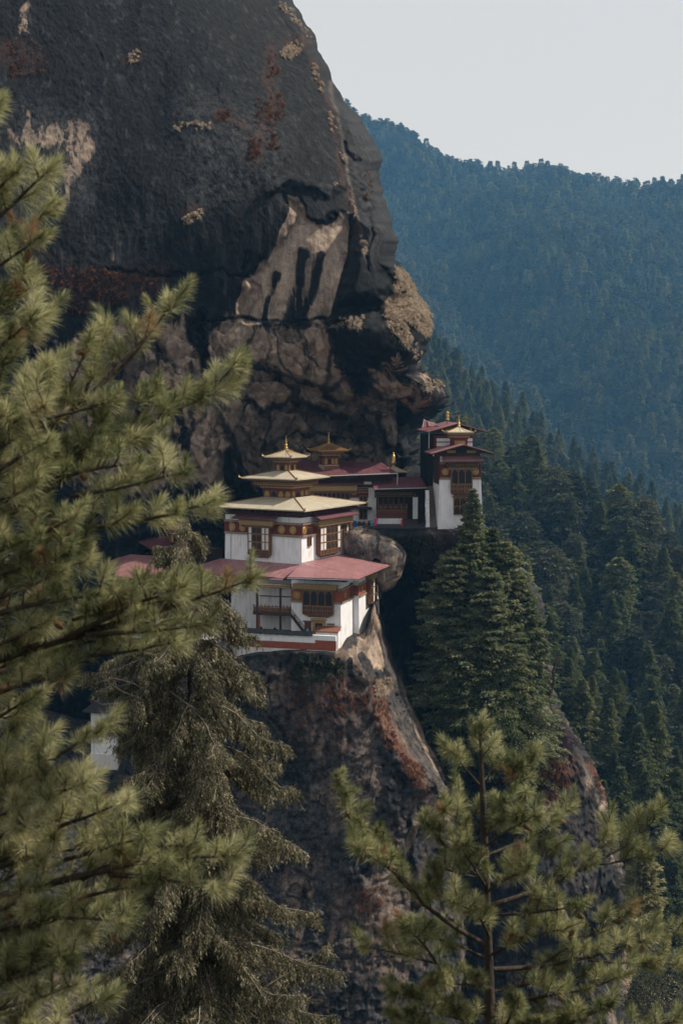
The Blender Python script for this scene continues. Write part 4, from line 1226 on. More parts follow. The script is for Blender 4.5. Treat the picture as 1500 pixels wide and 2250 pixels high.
# ---------------------------------------------------------------- the prayer wheel veranda
W0 = V3(828, 1158, 318)
vr = thing('prayer_veranda', 'low maroon roofed veranda with a row of prayer wheels and a gold lettered board', 'veranda', W0, 0)
pts = loc_of(vr, [V3(822, 1074, 314.5), V3(938, 1071, 315), V3(922, 1046, 324), V3(812, 1051, 324)])
r_ = sheet_roof(vr, pts, .2, 'purple')
MB().tube([tuple(Vector(p) + Vector((0, -.06, -.1))) for p in pts[:2]], .1, 6).build('gutter', MT['steel'], r_)
MB().box(-.2, 5.9, -.05, .6, -1.2, 2.0).build('base_wall', MT['white'], vr)
MB().box(-.3, 11.6, 5.0, 5.4, -1, 8.9).build('back_wall', MT['timber'], vr)
MB().box(-.6, 9.6, .1, .5, 6.9, 8.6).build('beam', MT['timber'], vr)
MB().box(8.35, 9.5, .0, 1.0, 1.9, 7.0).build('pillar', MT['white'], vr)
MB().box(-.25, -.05, -.02, .4, 2.0, 7.0).build('post', MT['brown'], vr)
def script_board(par, fm, s0, s1, h0, h1, d):
    """black board with an edge of gold and a line of gilded headed letters"""
    o = MB(fm).prism([(s0, h0), (s1, h0), (s1, h1), (s0, h1)], 0, d).build('signboard', MT['black'], par)
    m = MB(fm)
    hh = h1 - h0
    q = .38 * hh
    ln = [(s0 + q, h0 + .12 * hh), (s1 - q, h0 + .12 * hh), (s1 - .05, (h0 + h1) / 2), (s1 - q, h1 - .12 * hh), (s0 + q, h1 - .12 * hh), (s0 + .05, (h0 + h1) / 2)]
    for a, b in zip(ln, ln[1:] + ln[:1]):
        m.tube([(a[0], d + .03, a[1]), (b[0], d + .03, b[1])], .055, 4)
    m.build('border', MT['goldmetal'], o)
    m = MB(fm)
    x = s0 + q + .15
    rr = random.Random(int(s1 * 10))
    while x < s1 - q - .3:
        w = rr.uniform(.2, .34)
        t, b = h1 - .3 * hh, h0 + .28 * hh
        m.box(x, x + w, d + .01, d + .05, t - .07, t)                         # head line
        m.box(x + w * .7, x + w * .7 + .06, d + .01, d + .05, b + rr.uniform(0, .1), t)
        c = rr.random()
        if c < .6: m.box(x + w * .1, x + w * .1 + .055, d + .01, d + .05, (t + b) / 2 - .02, t)
        if c > .3: m.box(x + w * .1, x + w * .75, d + .01, d + .05, (t + b) / 2 - .05, (t + b) / 2 + .01)
        if c > .7: m.tube([(x, d + .03, t + .05), (x + w * .5, d + .03, t + .14), (x + w, d + .03, t + .06)], .03, 4)
        x += w + rr.uniform(.05, .12)
    m.build('lettering', MT['gold'], o)
    return o
script_board(vr, FF, -.6, 9.0, 7.1, 8.25, .12)
o = MB().box(-.1, 7.0, .05, .25, 2.0, 4.0).build('balustrade', MT['brown'], vr)
m = MB(FF); dentils(m, 0, 7, 2.3, 3.7, .0, .06, .5); m.build('lattice', MT['maroon'], o)
for k in range(6):
    x = .25 + k * 1.2
    MB().box(x - .09, x + .09, .0, .3, 2.0, 6.9).build('post', MT['brown'], vr)
    pw = MB().lathe([(.1, 0), (.36, .08), (.38, .16), (.34, .2), (.34, 1.2), (.38, 1.24), (.36, 1.34), (.1, 1.4)], (x + .6, .75, 4.0), 12).build('prayer_wheel', MT['brown'], vr, smooth=True)
    MB().lathe([(.355, 0), (.37, .05), (.355, .1)], (x + .6, .75, 4.6), 12).build('band', MT['goldmetal'], pw)
m = MB()
for k in range(5): m.box(6.1, 9.6, -.9 + k * .35, 1.6, -1.0, .3 + k * .38)
m.build('steps', MT['masonry'], vr)

# ---------------------------------------------------------------- ledge wall, stairs
lw = thing('retaining_wall', 'dark rubble retaining wall with a slate edge along the ledge below the veranda', 'wall', V3(775, 1160, 308.5), 0)
MB().frus(-1, 24.5, 0, 3, -6, -1, 24.2, .5, 3, -.1).build('wall', MT['masonry'], lw)
m = MB()
for k in range(42):
    x = -1 + k * .6
    t = random.uniform(-.05, .08)
    m.box(x, x + .62, -.35 + random.uniform(-.15, .1), 2.2, -.1 + t, .12 + t)
m.build('coping', MT['slate'], lw)
MB().box(-1, 28, 2.1, 16, -.5, .02).build('paving', MT['slate'], lw)
st = thing('stone_stairs', 'steep stone stairs climbing between the tower and a blocky white wall', 'stairs', V3(944, 1159, 309), 0)
m = MB()
for k in range(24):
    m.box(0 + random.uniform(-.05, .05), 1.75, .4 * k, .4 * k + .55, -.6, .3 + .37 * k)
m.build('steps', M('worn_steps', (.2, .16, .13), (.07, .058, .05), 3, .9), st)
sw = thing('stair_wall', 'blocky whitewashed wall at the left side of the stone stairs', 'wall', V3(940, 1159, 309), 0)
m = MB()
for k in range(9):
    m.box(-.42 + random.uniform(-.06, .06), .38, .0 + .4 * k, 3 + k * .3, .98 * k - .6, .98 * (k + 1) - .66)
m.build('wall', MT['white'], sw)

# ---------------------------------------------------------------- the tower
T0 = V3(1011, 1160, 308)
tw = thing('tower', 'tall tapering white tower on the cliff edge with a gabled pink roof', 'tower', T0, R(4))
MB().frus(-5.25, 5.3, 0, 11, -3.5, -4.5, 4.5, .75, 11, 16.3).build('wall', MT['white'], tw)
def face_tower(s, d, h):
    return (s, .75 * (h + 3.5) / 19.8 - d, h)
TF = face_tower
MB().box(-4.7, 4.7, .55, 11.05, 11.5, 14.4).build('frieze', MT['maroon'], tw)
for a in (10.95, 14.4):
    o = MB().box(-4.75, 4.75, .5, 11.1, a, a + .55).build('moulding', MT['brown'], tw)
    m = MB(TF); dentils(m, -4.7, 4.7, a + .05, a + .25, .1, .26, .34); dentils(m, -4.6, 4.7, a + .3, a + .5, .1, .3, .34); m.build('trim', MT['cream'], o)
for s in (-3.45, 3.4): medallion(tw, TF, s, 12.75, .8, .12)
bay_window(tw, TF, -2.3, 2.6, 7.9, 13.5, .95, 3, 1, lattice=.36)
script_board(tw, TF, -3.35, 4.0, 13.75, 14.75, 1.25)
o = MB(TF).box(-3.2, 3.9, 0, 1.2, 13.55, 14.9).build('cornice', MT['brown'], tw)
m = MB(TF); dentils(m, -3.3, 4.0, 14.85, 15.1, .9, 1.35, .36); dentils(m, -3.0, 3.7, 13.3, 13.55, .6, 1.05, .4); m.build('trim', MT['cream'], o)
bay_window(tw, TF, -1.6, 1.3, 3.0, 6.9, .25, 2, 2, foot=False)
MB(TF).box(-1.9, 1.6, 0, .45, 6.95, 7.2).build('lintel', MT['brown'], tw)
r_ = sheet_roof(tw, [(-4.5, -1.9, 15.3), (4.9, -1.9, 15.35), (4.6, .6, 16.3), (-4.2, .6, 16.3)], .14, 'redroof')
MB().box(-4.4, 4.4, .5, 10.8, 16.2, 17.2).build('eave_band', MT['timber'], tw)
m = MB(); m.prism([(-5.9, 16.9), (5.9, 16.9), (.2, 18.5)], -.2, 10); m.build('gable', MT['timber'], tw)
m = MB(face_front(-.2)); m.box(-1.0, 1.0, 0, .1, 16.95, 17.8); m.build('opening', MT['black'], tw)
for a, b in ((-3.2, -1.3), (1.3, 3.4)): MB(face_front(-.2)).box(a, b, 0, .08, 17.0, 17.6).build('panel', MT['gold'], tw)
for sgn in (-1, 1):
    pts = [(.2, -2.6, 19.0), (.2 + sgn * 7.2, -2.6, 17.0), (.2 + sgn * 7.2, 10.5, 17.0), (.2, 10.5, 19.0)]
    r_ = sheet_roof(tw, pts, .16, 'redroof')
    seams(r_, pts[1:] + pts[:1], 6, .03)
MB().tube([(-6.6, -2.5, 16.7), (-6.6, -2.5, 16.4)], .14, 6).build('gutter_end', MT['steel'], tw)
m = MB()
for k in range(9):
    for sgn in (-1, 1): m.box(.2 + sgn * 6.3 - .12, .2 + sgn * 6.3 + .12, -1.9 + k * 1.4, -1.5 + k * 1.4, 16.7, 16.95)
m.build('rafter', MT['red'], tw)
m = MB(); m.box(-4.75, -4.55, 1.5, 10.5, 9.5, 16.3); m.build('side_timber', MT['timber'], tw)
# rear house behind the tower
R0 = V3(995, 1000, 318)
rh = thing('upper_house', 'maroon house with a pink gabled roof and white striped walls rising behind the tower', 'house', R0, R(4))
MB().box(-4.0, 4.6, 0, 18, -10, 4.6).build('wall', MT['maroon'], rh)
MB().box(-5.4, -4.0, 4.5, 18, -10, 4.6).build('black_recess_block', MT['black'], rh)  # black block stands in for the deep shade under the roof
for a, b in ((2.1, 2.9), (3.2, 3.9)):
    MB(FF).box(-3.9, 4.5, -.05, .08, a, b).build('string_course', MT['white'], rh)
m = MB(FF); dentils(m, -3.9, 4.5, 1.6, 2.0, 0, .2, .4); dentils(m, -3.9, 4.5, 2.93, 3.17, 0, .2, .4); m.build('trim', MT['cream'], rh)
m = MB(); m.prism([(-5.5, 5.2), (6.2, 5.2), (.6, 7.0)], -.3, 17); m.build('gable', MT['timber'], rh)
for sgn in (-1, 1):
    pts = [(.8, -1.8, 7.5), (.8 + sgn * 6.9, -1.8, 5.55), (.8 + sgn * 6.9, 19, 5.55), (.8, 19, 7.5)]
    r_ = sheet_roof(rh, pts, .16, 'redroof')
    seams(r_, pts[1:] + pts[:1], 8, .03)
MB().tube([(-5.9, -1.7, 5.3), (-5.9, -1.7, 1.6)], .1, 6).build('downpipe', MT['steel'], rh)
# gold capped lantern standing on the tower ridge
tl_ = thing('roof_lantern', 'red lantern with a white and gold cap standing on the tower roof', 'lantern', V3(1007, 983, 313), R(4))
MB().box(-1.75, 1.75, -1.75, 1.75, -.8, 1.9).build('drum', MT['maroon'], tl_)
MB(face_front(-1.75)).box(-1.2, 1.2, 0, .1, 0, 1.6).build('panel', MT['gold'], tl_)
stack(tl_, 0, 0, [(1.9, .35, 'maroon'), (2.15, .4, 'brown'), (2.4, .3, 'brown'), (2.8, .35, 'gold')], 1.9)
pagoda_roof(tl_, 0, 0, 3.0, 3.0, 3.6, .3, .3, 4.6, 'goldroof', .3, ribs=2)
finial(tl_, (0, 0, 4.55), .95)
vb = thing('victory_banner', 'gilded cylinder banner on a short pole at the roof ridge behind the tower', 'ornament', V3(982, 932, 322), 0)
MB().tube([(0, 0, -1.5), (0, 0, 1.2)], .06, 6).build('pole', MT['timber'], vb)
MB().lathe([(.42, 0), (.5, .06), (.42, .14), (.4, .8), (.46, .86), (.4, .92), (.4, 1.6), (.46, 1.7), (.3, 1.82), (.1, 1.95), (.05, 2.1)], (0, 0, 1.0), 12).build('cylinder', MT['goldmetal'], vb, smooth=True)
# crumpled roof sheets wedged under the cliff
cs = thing('scrap_roof_sheet', 'crumpled maroon roof sheet wedged against the rock above the pink roof', 'roof sheet', V3(940, 934, 322), R(15))
m = MB(); m.slab([(-1.8, -1, -.6), (1.6, -1, -.2), (1.3, 1.2, .3), (-.6, 1.4, 1.4)], .1); m.slab([(-.3, -1.3, -.2), (2.4, -1.1, -.4), (1.9, .8, .5), (0, .6, 1.0)], .1)
m.build('sheet', MT['purple'], cs)

# ---------------------------------------------------------------- red roofed house at the left, behind the trees
Lh = thing('side_house', 'red roofed house at the left, half hidden behind the pine and the weeping tree', 'house', PZ(300, 1290, -39), R(-30))
pts = loc_of(Lh, [PZ(236, 1233, -38.6), PZ(252, 1264, -39), PZ(336, 1279, -39), PZ(430, 1290, -39), PZ(430, 1226, -36), PZ(287, 1218, -36.4)])
r_ = sheet_roof(Lh, pts, .2, 'redroof')
a = loc_of(Lh, [PZ(255, 1275, -39.5), PZ(430, 1290, -39.5)])
MB().box(-6, 12, 2.2, 10, -6, -.6).build('wall', MT['timber'], Lh)
for k in range(6):
    bay_window(Lh, face_front(2.2), -5.4 + k * 2.8, -3.6 + k * 2.8, -5, -1.3, .12, 2, 2, white=(0,), foot=False)
MB().box(-6.2, 12.2, 2.0, 10, -11, -6).build('base_wall', MT['white'], Lh)
pts = loc_of(Lh, [PZ(290, 1182, -34.8), PZ(352, 1217, -34.8), PZ(450, 1206, -33.4), PZ(372, 1178, -33.4)])
sheet_roof(Lh, pts, .2, 'purple')
q = loc_of(Lh, [PZ(395, 1215, -36)])[0]
MB().box(q[0] - 6, q[0] + 7, q[1] - 1, q[1] + 7, -3, q[2] + .9).build('upper_wall', MT['timber'], Lh)
lp = thing('side_pavilion', 'small pavilion with a grey gold rimmed cap on the roof at the left', 'pavilion', V3(386, 1191, 312), R(20))
z = small_lantern(lp, 0, 0, 0, 1.5, 2.5, 1.9, 1.1, 1.2, .8, roofmat='brown', n=4)
MB().frus(-2.55, 2.55, -2.55, 2.55, z + .02, -2.6, 2.6, -2.6, 2.6, z + .3).build('rim', MT['gold'], lp)
def outcrop():
    n, k = 150, 130
    T, Ph = np.meshgrid(np.linspace(0, 2 * math.pi, n, endpoint=False), np.linspace(.02, math.pi - .02, k))
    sg = lambda v, e: np.sign(v) * np.abs(v) ** e
    p = np.stack([12.0 * sg(np.sin(Ph), .5) * sg(np.cos(T), .6), 6.5 * sg(np.sin(Ph), .5) * sg(np.sin(T), .6), 24 * sg(np.cos(Ph), .45)], -1).reshape(-1, 3)
    d = unit_np(p)
    flare = 1 + .06 * sstep(10, -24, p[:, 2])
    p[:, :2] *= flare[:, None]
    v1, j1 = facets(p * np.array([.12, .12, .07]), 411)
    v2, j2 = facets(p * .33, 412)
    h = d * np.array([1, 1, .25])
    p += h * (2.0 * fbm(p * .08, 4, seed=413) + 2.2 * v1 + .9 * v2 + .4 * fbm(p * .6, 4, seed=414, ridged=True))[:, None]
    c = world_of(Lh, (3.2, 10.5, 0))
    idx = np.arange(n * k).reshape(k, n)
    F = np.stack([idx[:-1], idx[1:], np.roll(idx, -1, 1)[1:], np.roll(idx, -1, 1)[:-1]], -1).reshape(-1, 4)
    w = fbm(p * .1, 4, seed=415)
    o = obj_np('rock_outcrop', p, F, MT['rock'], attrs={'dark': np.clip(.8 + .5 * w, 0, 1), 'crack': 0 * w, 'tone': np.clip(.5 + .5 * v1, 0, 1), 'grey': np.clip(.6 + w, 0, 1), 'rust': np.clip(w, 0, 1) * .6, 'pale': 0 * w})
    o.location = (c.x, c.y, Lh.location.z - 10.6 - 23.6)
    tag(o, 'dark rock outcrop under the red roofed side house', 'rock', kind='structure')
outcrop()
# whitewashed lower buildings behind the weeping tree
wb = thing('white_house', 'whitewashed house low on the rock, seen in patches through the weeping tree', 'house', V3(480, 1700, 284), R(-18))
MB().frus(-15, 0, 0, 9, -4, -14.6, -.3, .3, 9, 26).build('wall', MT['white'], wb)
frieze(wb, FF, -14.8, -.2, 20.0, 22, mat='red')
for s, h in ((-12, 12.5), (-8, 12.5), (-4, 12.5), (-10, 4), (-5, 4)):
    bay_window(wb, FF, s - .9, s + .9, h, h + 3, .25, 2, 2, foot=False)
MB(FF).box(-10.6, -8.6, 0, .25, 12.0, 14.6).build('shutter', MT['red'], wb)
sheet_roof(wb, [(-16.5, -1.8, 26), (1.5, -1.8, 26), (1.5, 10, 28), (-16.5, 10, 28)], .2, 'redroof')
wc = thing('white_annex', 'small whitewashed annex with one dark window, behind the prayer flag pole', 'annex', V3(345, 1702, 281), R(-14))
MB().frus(-15, 0, 0, 8, -4, -14.8, -.2, .2, 8, 13).build('wall', MT['white'], wc)
MB(FF).box(-15, 0, -.1, .12, -.4, 3.6).build('rubble_base', MT['stain'], wc)
bay_window(wc, FF, -7.8, -6.6, 8.6, 11.2, .15, 1, 1, foot=False, arches=False)
bay_window(wc, FF, -12.4, -11.2, 8.6, 11.2, .15, 1, 1, foot=False, arches=False)
sheet_roof(wc, [(-16, -1.5, 13), (1, -1.5, 13), (1, 9, 14.4), (-16, 9, 14.4)], .2, 'slate')
MB().box(-16, 1, -6, 0, -5, -.45).build('paving', MT['soil'], wc)

# ---------------------------------------------------------------- prayer flag pole, washing line
CL = {}
def cloth(c):
    if c not in CL:
        CL[c] = M('cloth_' + '_'.join('%d' % (x * 100) for x in c), c, tuple(x * .7 for x in c), 6, .9)
    return CL[c]
fp = thing('prayer_flag', 'tall narrow prayer flag in blue, white and red on a pole by the white annex', 'flag', V3(262, 1690, 277), 0)
MB().tube([(0, 0, -1), (0, 0, 10.6)], [.07, .05], 6).build('pole', MT['timber'], fp)
for a, b, c in ((8.2, 10.2, (.1, .32, .34)), (5.6, 8.15, (.06, .2, .4)), (3.9, 5.55, (.7, .72, .74)), (2.4, 3.85, (.45, .06, .05))):
    m = MB()
    n = 8
    vs, fs = [], []
    for k in range(n + 1):
        z = a + (b - a) * k / n
        for j, x in enumerate((.05, .35, .7)): vs.append((x, .12 * math.sin(z * 2 + j), z))
    for k in range(n):
        for j in range(2): fs.append((k * 3 + j, k * 3 + j + 1, k * 3 + j + 4, k * 3 + j + 3))
    m.add(vs, fs).add([(v[0], v[1] + .015, v[2]) for v in vs], [f[::-1] for f in fs])
    m.build('flag_panel', cloth(c), fp, smooth=True)
wl0, wl1 = V3(775, 1143, 309.4), V3(830, 1137, 309.4)
def wl(t):
    p = wl0.lerp(wl1, t); p.z -= .55 * math.sin(math.pi * t); return p
o = thing('washing_line', 'washing line strung along the ledge beside the white wall', 'washing line', wl(0), 0)
MB().tube([wl(k / 12) - wl(0) for k in range(13)], .02, 5).build('rope', MT['cream'], o)
for e in (0, 1):
    p = wl(e) - wl(0)
    MB().tube([p + Vector((0, 0, -1.9)), p + Vector((0, 0, .1))], .05, 5).build('post', MT['timber'], o)
for t0, t1, h, c, nm, lb in ((.02, .17, 1.5, (.03, .12, .42), 'cloth', 'bright blue cloth at the left end of the washing line'), (.19, .34, 1.1, (.035, .05, .11), 'cloth', 'navy cloth hung on the washing line beside the bright blue one'),
                            (.36, .5, 1.0, (.06, .06, .08), 'shirt', 'dark grey shirt near the middle of the washing line'), (.52, .58, 1.1, (.5, .2, .04), 'cloth', 'narrow orange cloth on the washing line'),
                            (.6, .7, 1.0, (.05, .04, .06), 'shirt', 'black shirt on the washing line between orange and turquoise cloths'), (.71, .81, 1.5, (.05, .4, .42), 'cloth', 'turquoise cloth on the washing line'),
                            (.83, .98, 1.7, (.6, .06, .26), 'cloth', 'hot pink cloth at the right end of the washing line')):
    p0 = wl(t0)
    vs, fs = [], []
    n = 6
    for k in range(n + 1):
        q = wl(t0 + (t1 - t0) * k / n) - p0
        for j in range(5):
            sp = 1 + (.12 if nm == 'shirt' and j == 0 else 0) - .03 * j
            vs.append((q.x * sp, .07 * math.sin(k * 1.7 + j * .6) * (.3 + j * .25), q.z - h * j / 4 * (1 + .05 * math.sin(k * 2.1))))
    for k in range(n):
        for j in range(4): fs.append((k * 5 + j, k * 5 + j + 1, k * 5 + j + 6, k * 5 + j + 5))
    nv_ = len(vs)
    vs2 = vs + [(v[0], v[1] + .02, v[2]) for v in vs]
    fs2 = fs + [tuple(i + nv_ for i in f[::-1]) for f in fs]
    o = MB().add(vs2, fs2).build(nm, cloth(c), None, smooth=True)
    o.location = p0
    tag(o, lb, 'laundry', 'laundry on the washing line')

# ---------------------------------------------------------------- people
SKIN = M('skin', (.36, .2, .13), (.28, .15, .1), 12, .6)
HAIR = M('black_hair', (.012, .01, .01), (.006, .006, .006), 20, .5)
def person(label, loc, rotz, robe_c, trouser_c, pose='stand', long=False):
    t = thing('person', label, 'person', loc, rotz)
    sit = pose == 'sit'
    hz = .42 if sit else .92
    lean = .16 if sit else .02
    J, Rr, E = [], [], []
    def j(p, r, parent=None):
        J.append(p); Rr.append(r)
        if parent is not None: E.append((parent, len(J) - 1))
        return len(J) - 1
    pel = j((0, 0, hz), .145)
    wa = j((0, -.03 - lean * .3, hz + .2), .125, pel)
    ch = j((0, -.04 - lean, hz + .42), .155, wa)
    nk = j((0, -.05 - lean * 1.2, hz + .58), .055, ch)
    hd = j((0, -.08 - lean * 1.3, hz + .68), .085, nk)
    tp = j((0, -.07 - lean * 1.3, hz + .78), .08, hd)
    j((0, -.175 - lean * 1.3, hz + .69), .018, hd)                    # nose
    j((0, -.13 - lean * 1.3, hz + .62), .035, hd)                     # chin
    for sx in (-1, 1):
        j((sx * .085, -.07 - lean * 1.3, hz + .69), .018, hd)         # ears
        sh = j((sx * .19, -.04 - lean, hz + .5), .06, ch)
        if sit:
            el = j((sx * .27, -.16 - lean, hz + .26), .043, sh)
            wr = j((sx * .14, -.36 - lean, hz + .16), .032, el)
            dv = Vector((-sx * .35, -.9, -.2)).normalized()
        else:
            el = j((sx * .25, .0, hz + .24), .043, sh)
            wr = j((sx * .26, -.12, hz + .02), .032, el)
            dv = Vector((0, -.25, -1)).normalized()
        wv = Vector(J[wr])
        pm = j(tuple(wv + dv * .08), .036, wr)
        side = dv.cross(Vector((0, 0, 1)) if sit else Vector((1, 0, 0))).normalized()
        for q, ln in ((-.03, .07), (-.01, .085), (.01, .08), (.03, .062)):
            a = j(tuple(wv + dv * (.1 + ln * .4) + side * q), .0095, pm)
            j(tuple(wv + dv * (.1 + ln) + side * q * 1.1 + Vector((0, -.012, -.01))), .008, a)
        th_ = j(tuple(wv + dv * .06 + side * .045), .011, pm)
        j(tuple(wv + dv * .11 + side * .062), .009, th_)
        hp = j((sx * .1, 0, hz - .04), .095, pel)
        if sit:
            kn = j((sx * .17, -.42, hz + .06), .065, hp)
            an = j((sx * .14, -.36, .09), .042, kn)
        else:
            kn = j((sx * .11, -.03, .5), .062, hp)
            an = j((sx * .11, .02 + .08 * sx, .09), .042, kn)
        a = Vector(J[an])
        j(tuple(a + Vector((0, -.16, -.05))), .038, an)
    me = bpy.data.meshes.new('body')
    me.from_pydata(J, E, [])
    o = link(bpy.data.objects.new('body', me), t)
    sk = o.modifiers.new('skin', 'SKIN')
    for k, v in enumerate(me.skin_vertices[0].data):
        v.radius = (Rr[k], Rr[k]); v.use_root = (k == 0)
    ss = o.modifiers.new('sub', 'SUBSURF'); ss.levels = 1; ss.render_levels = 2
    me.materials.append(SKIN)
    # jacket or robe: rings round the trunk, and sleeves
    def loft(rings, name, mat):
        vs, fs, n = [], [], 14
        for (x, y, z, rx, ry) in rings:
            for k in range(n):
                a = 2 * math.pi * k / n
                q = 1 + .05 * math.sin(a * 5 + z * 4)
                vs.append((x + rx * q * math.cos(a), y + ry * q * math.sin(a), z))
        for i in range(len(rings) - 1):
            for k in range(n): fs.append((i * n + k, i * n + (k + 1) % n, (i + 1) * n + (k + 1) % n, (i + 1) * n + k))
        m_ = MB().add(vs, fs)
        return m_
    yb = -.04 - lean
    rings = [(0, yb * 1.1, hz + .55, .085, .08), (0, yb, hz + .5, .2, .14), (0, yb, hz + .4, .215, .17), (0, yb * .7, hz + .2, .18, .155), (0, 0, hz, .21, .18)]
    if long: rings += [(0, -.1 if sit else 0, hz * .5, .3, .36 if sit else .22), (0, -.12 if sit else 0, .06, .36, .42 if sit else .26)]
    else: rings += [(0, 0, hz - .14, .215, .19)]
    m_ = loft(rings, 'garment', None)
    idx_sh = [i for i, r_ in enumerate(Rr) if r_ == .06]
    for i in idx_sh:
        m_.tube([J[i], J[i + 1], Vector(J[i + 1]).lerp(Vector(J[i + 2]), .85)], [.085, .07, .055], 8)
    m_.build('robe' if long else 'jacket', cloth(robe_c), t, smooth=True)
    if not long:
        m_ = MB()
        idx_hp = [i for i, r_ in enumerate(Rr) if r_ == .095]
        for i in idx_hp: m_.tube([(J[i][0], J[i][1], J[i][2] + .1), J[i], J[i + 1], Vector(J[i + 2]) + Vector((0, 0, .03))], [.12, .115, .085, .065], 8)
        m_.build('trousers', cloth(trouser_c), t, smooth=True)
    hx, hy, hzz = J[hd]
    m_ = MB()
    vs, fs, n = [], [], 14
    for i in range(6):
        ph = math.pi * .56 * i / 5
        for k in range(n):
            a = 2 * math.pi * k / n
            f = 1 if math.sin(a) > -.3 else .82
            vs.append((hx + .098 * math.sin(ph) * math.cos(a) , hy + .025 + .108 * math.sin(ph) * math.sin(a) * f, hzz + .03 + .12 * math.cos(ph)))
    for i in range(5):
        for k in range(n): fs.append((i * n + k, i * n + (k + 1) % n, (i + 1) * n + (k + 1) % n, (i + 1) * n + k))
    m_.add(vs, fs).build('hair', HAIR, t, smooth=True)
    return t
pv_ = world_of(lw, (11.1, 4.0, .05))
person('person in a bright red robe on the ledge by the veranda steps', (pv_.x + .2, pv_.y, pv_.z), R(40), (.55, .03, .02), None, 'stand', True)
def onter(x, y=-1.6): return world_of(ter, (x, y, .95))
person('person in black standing on the terrace beside the dark post', onter(-13.9, -1.9), R(20), (.02, .02, .022), (.02, .02, .025))
person('person in a rust orange robe sitting low on the terrace wall side', onter(-13.1, -2.4), R(-30), (.3, .1, .04), None, 'sit', True)
person('person in dark clothes standing near the red post under the balcony', onter(-17.0, -1.8), R(10), (.035, .035, .04), (.03, .03, .035))
person('person in a turquoise jacket and pale trousers by the maroon door', onter(-6.9, -1.3), R(-15), (.06, .42, .44), (.6, .6, .6))
pw_ = world_of(wc, (-11.5, -2.6, -.44))
person('person in black clothes on the path left of the prayer flag pole', (pw_.x, pw_.y, pw_.z), R(-40), (.015, .015, .017), (.015, .015, .02))

# ================================================================== VEGETATION
def unit(v):
    return v / np.maximum(np.linalg.norm(v, axis=-1, keepdims=True), 1e-9)
def leaves(c, d, nrm, L, W, bend=0.0):
    """one pointed four sided leaf per row: base c, direction d, facing nrm"""
    n = len(c)
    d = unit(d)
    s = unit(np.cross(d, nrm))
    L = np.broadcast_to(np.asarray(L, float), (n,))[:, None]
    W = np.broadcast_to(np.asarray(W, float), (n,))[:, None]
    mid = c + d * L * .45
    mid = mid - np.array([0, 0, 1.0]) * (bend * L * -.25)
    tip = c + d * L - np.array([0, 0, 1.0]) * bend * L
    V = np.stack([c, mid + s * W * .5, tip, mid - s * W * .5], 1).reshape(-1, 3)
    F = np.arange(4 * n).reshape(n, 4)
    return V, F
def rand_unit(n, g):
    v = g.normal(size=(n, 3))
    return unit(v)
def tube_np(paths, n=5):
    """paths: list of (points (k,3), radii (k,)) -> quads"""
    VV, FF_, off = [], [], 0
    for pts, rad in paths:
        pts = np.asarray(pts, float)
        k = len(pts)
        t = np.gradient(pts, axis=0)
        t = unit(t)
        ref = np.where(np.abs(t[:, 2:3]) < .9, np.array([[0, 0, 1.0]]), np.array([[1.0, 0, 0]]))
        u = unit(np.cross(t, ref)); w = np.cross(t, u)
        a = np.arange(n) * 2 * np.pi / n
        ring = pts[:, None] + (u[:, None] * np.cos(a)[None, :, None] + w[:, None] * np.sin(a)[None, :, None]) * np.asarray(rad)[:, None, None]
        VV.append(ring.reshape(-1, 3))
        i = np.arange(k - 1)[:, None] * n + np.arange(n)[None]
        j = np.arange(k - 1)[:, None] * n + (np.arange(n)[None] + 1) % n
        FF_.append(np.stack([i, j, j + n, i + n], -1).reshape(-1, 4) + off)
        off += k * n
    return np.concatenate(VV), np.concatenate(FF_)
def wander(p0, d, L, k, wob, g, up=0.0):
    pts = [np.array(p0, float)]
    d = np.array(d, float)
    for i in range(k):
        d = unit(d + g.normal(size=3) * wob + np.array([0, 0, up]))
        pts.append(pts[-1] + d * L / k)
    return np.array(pts)

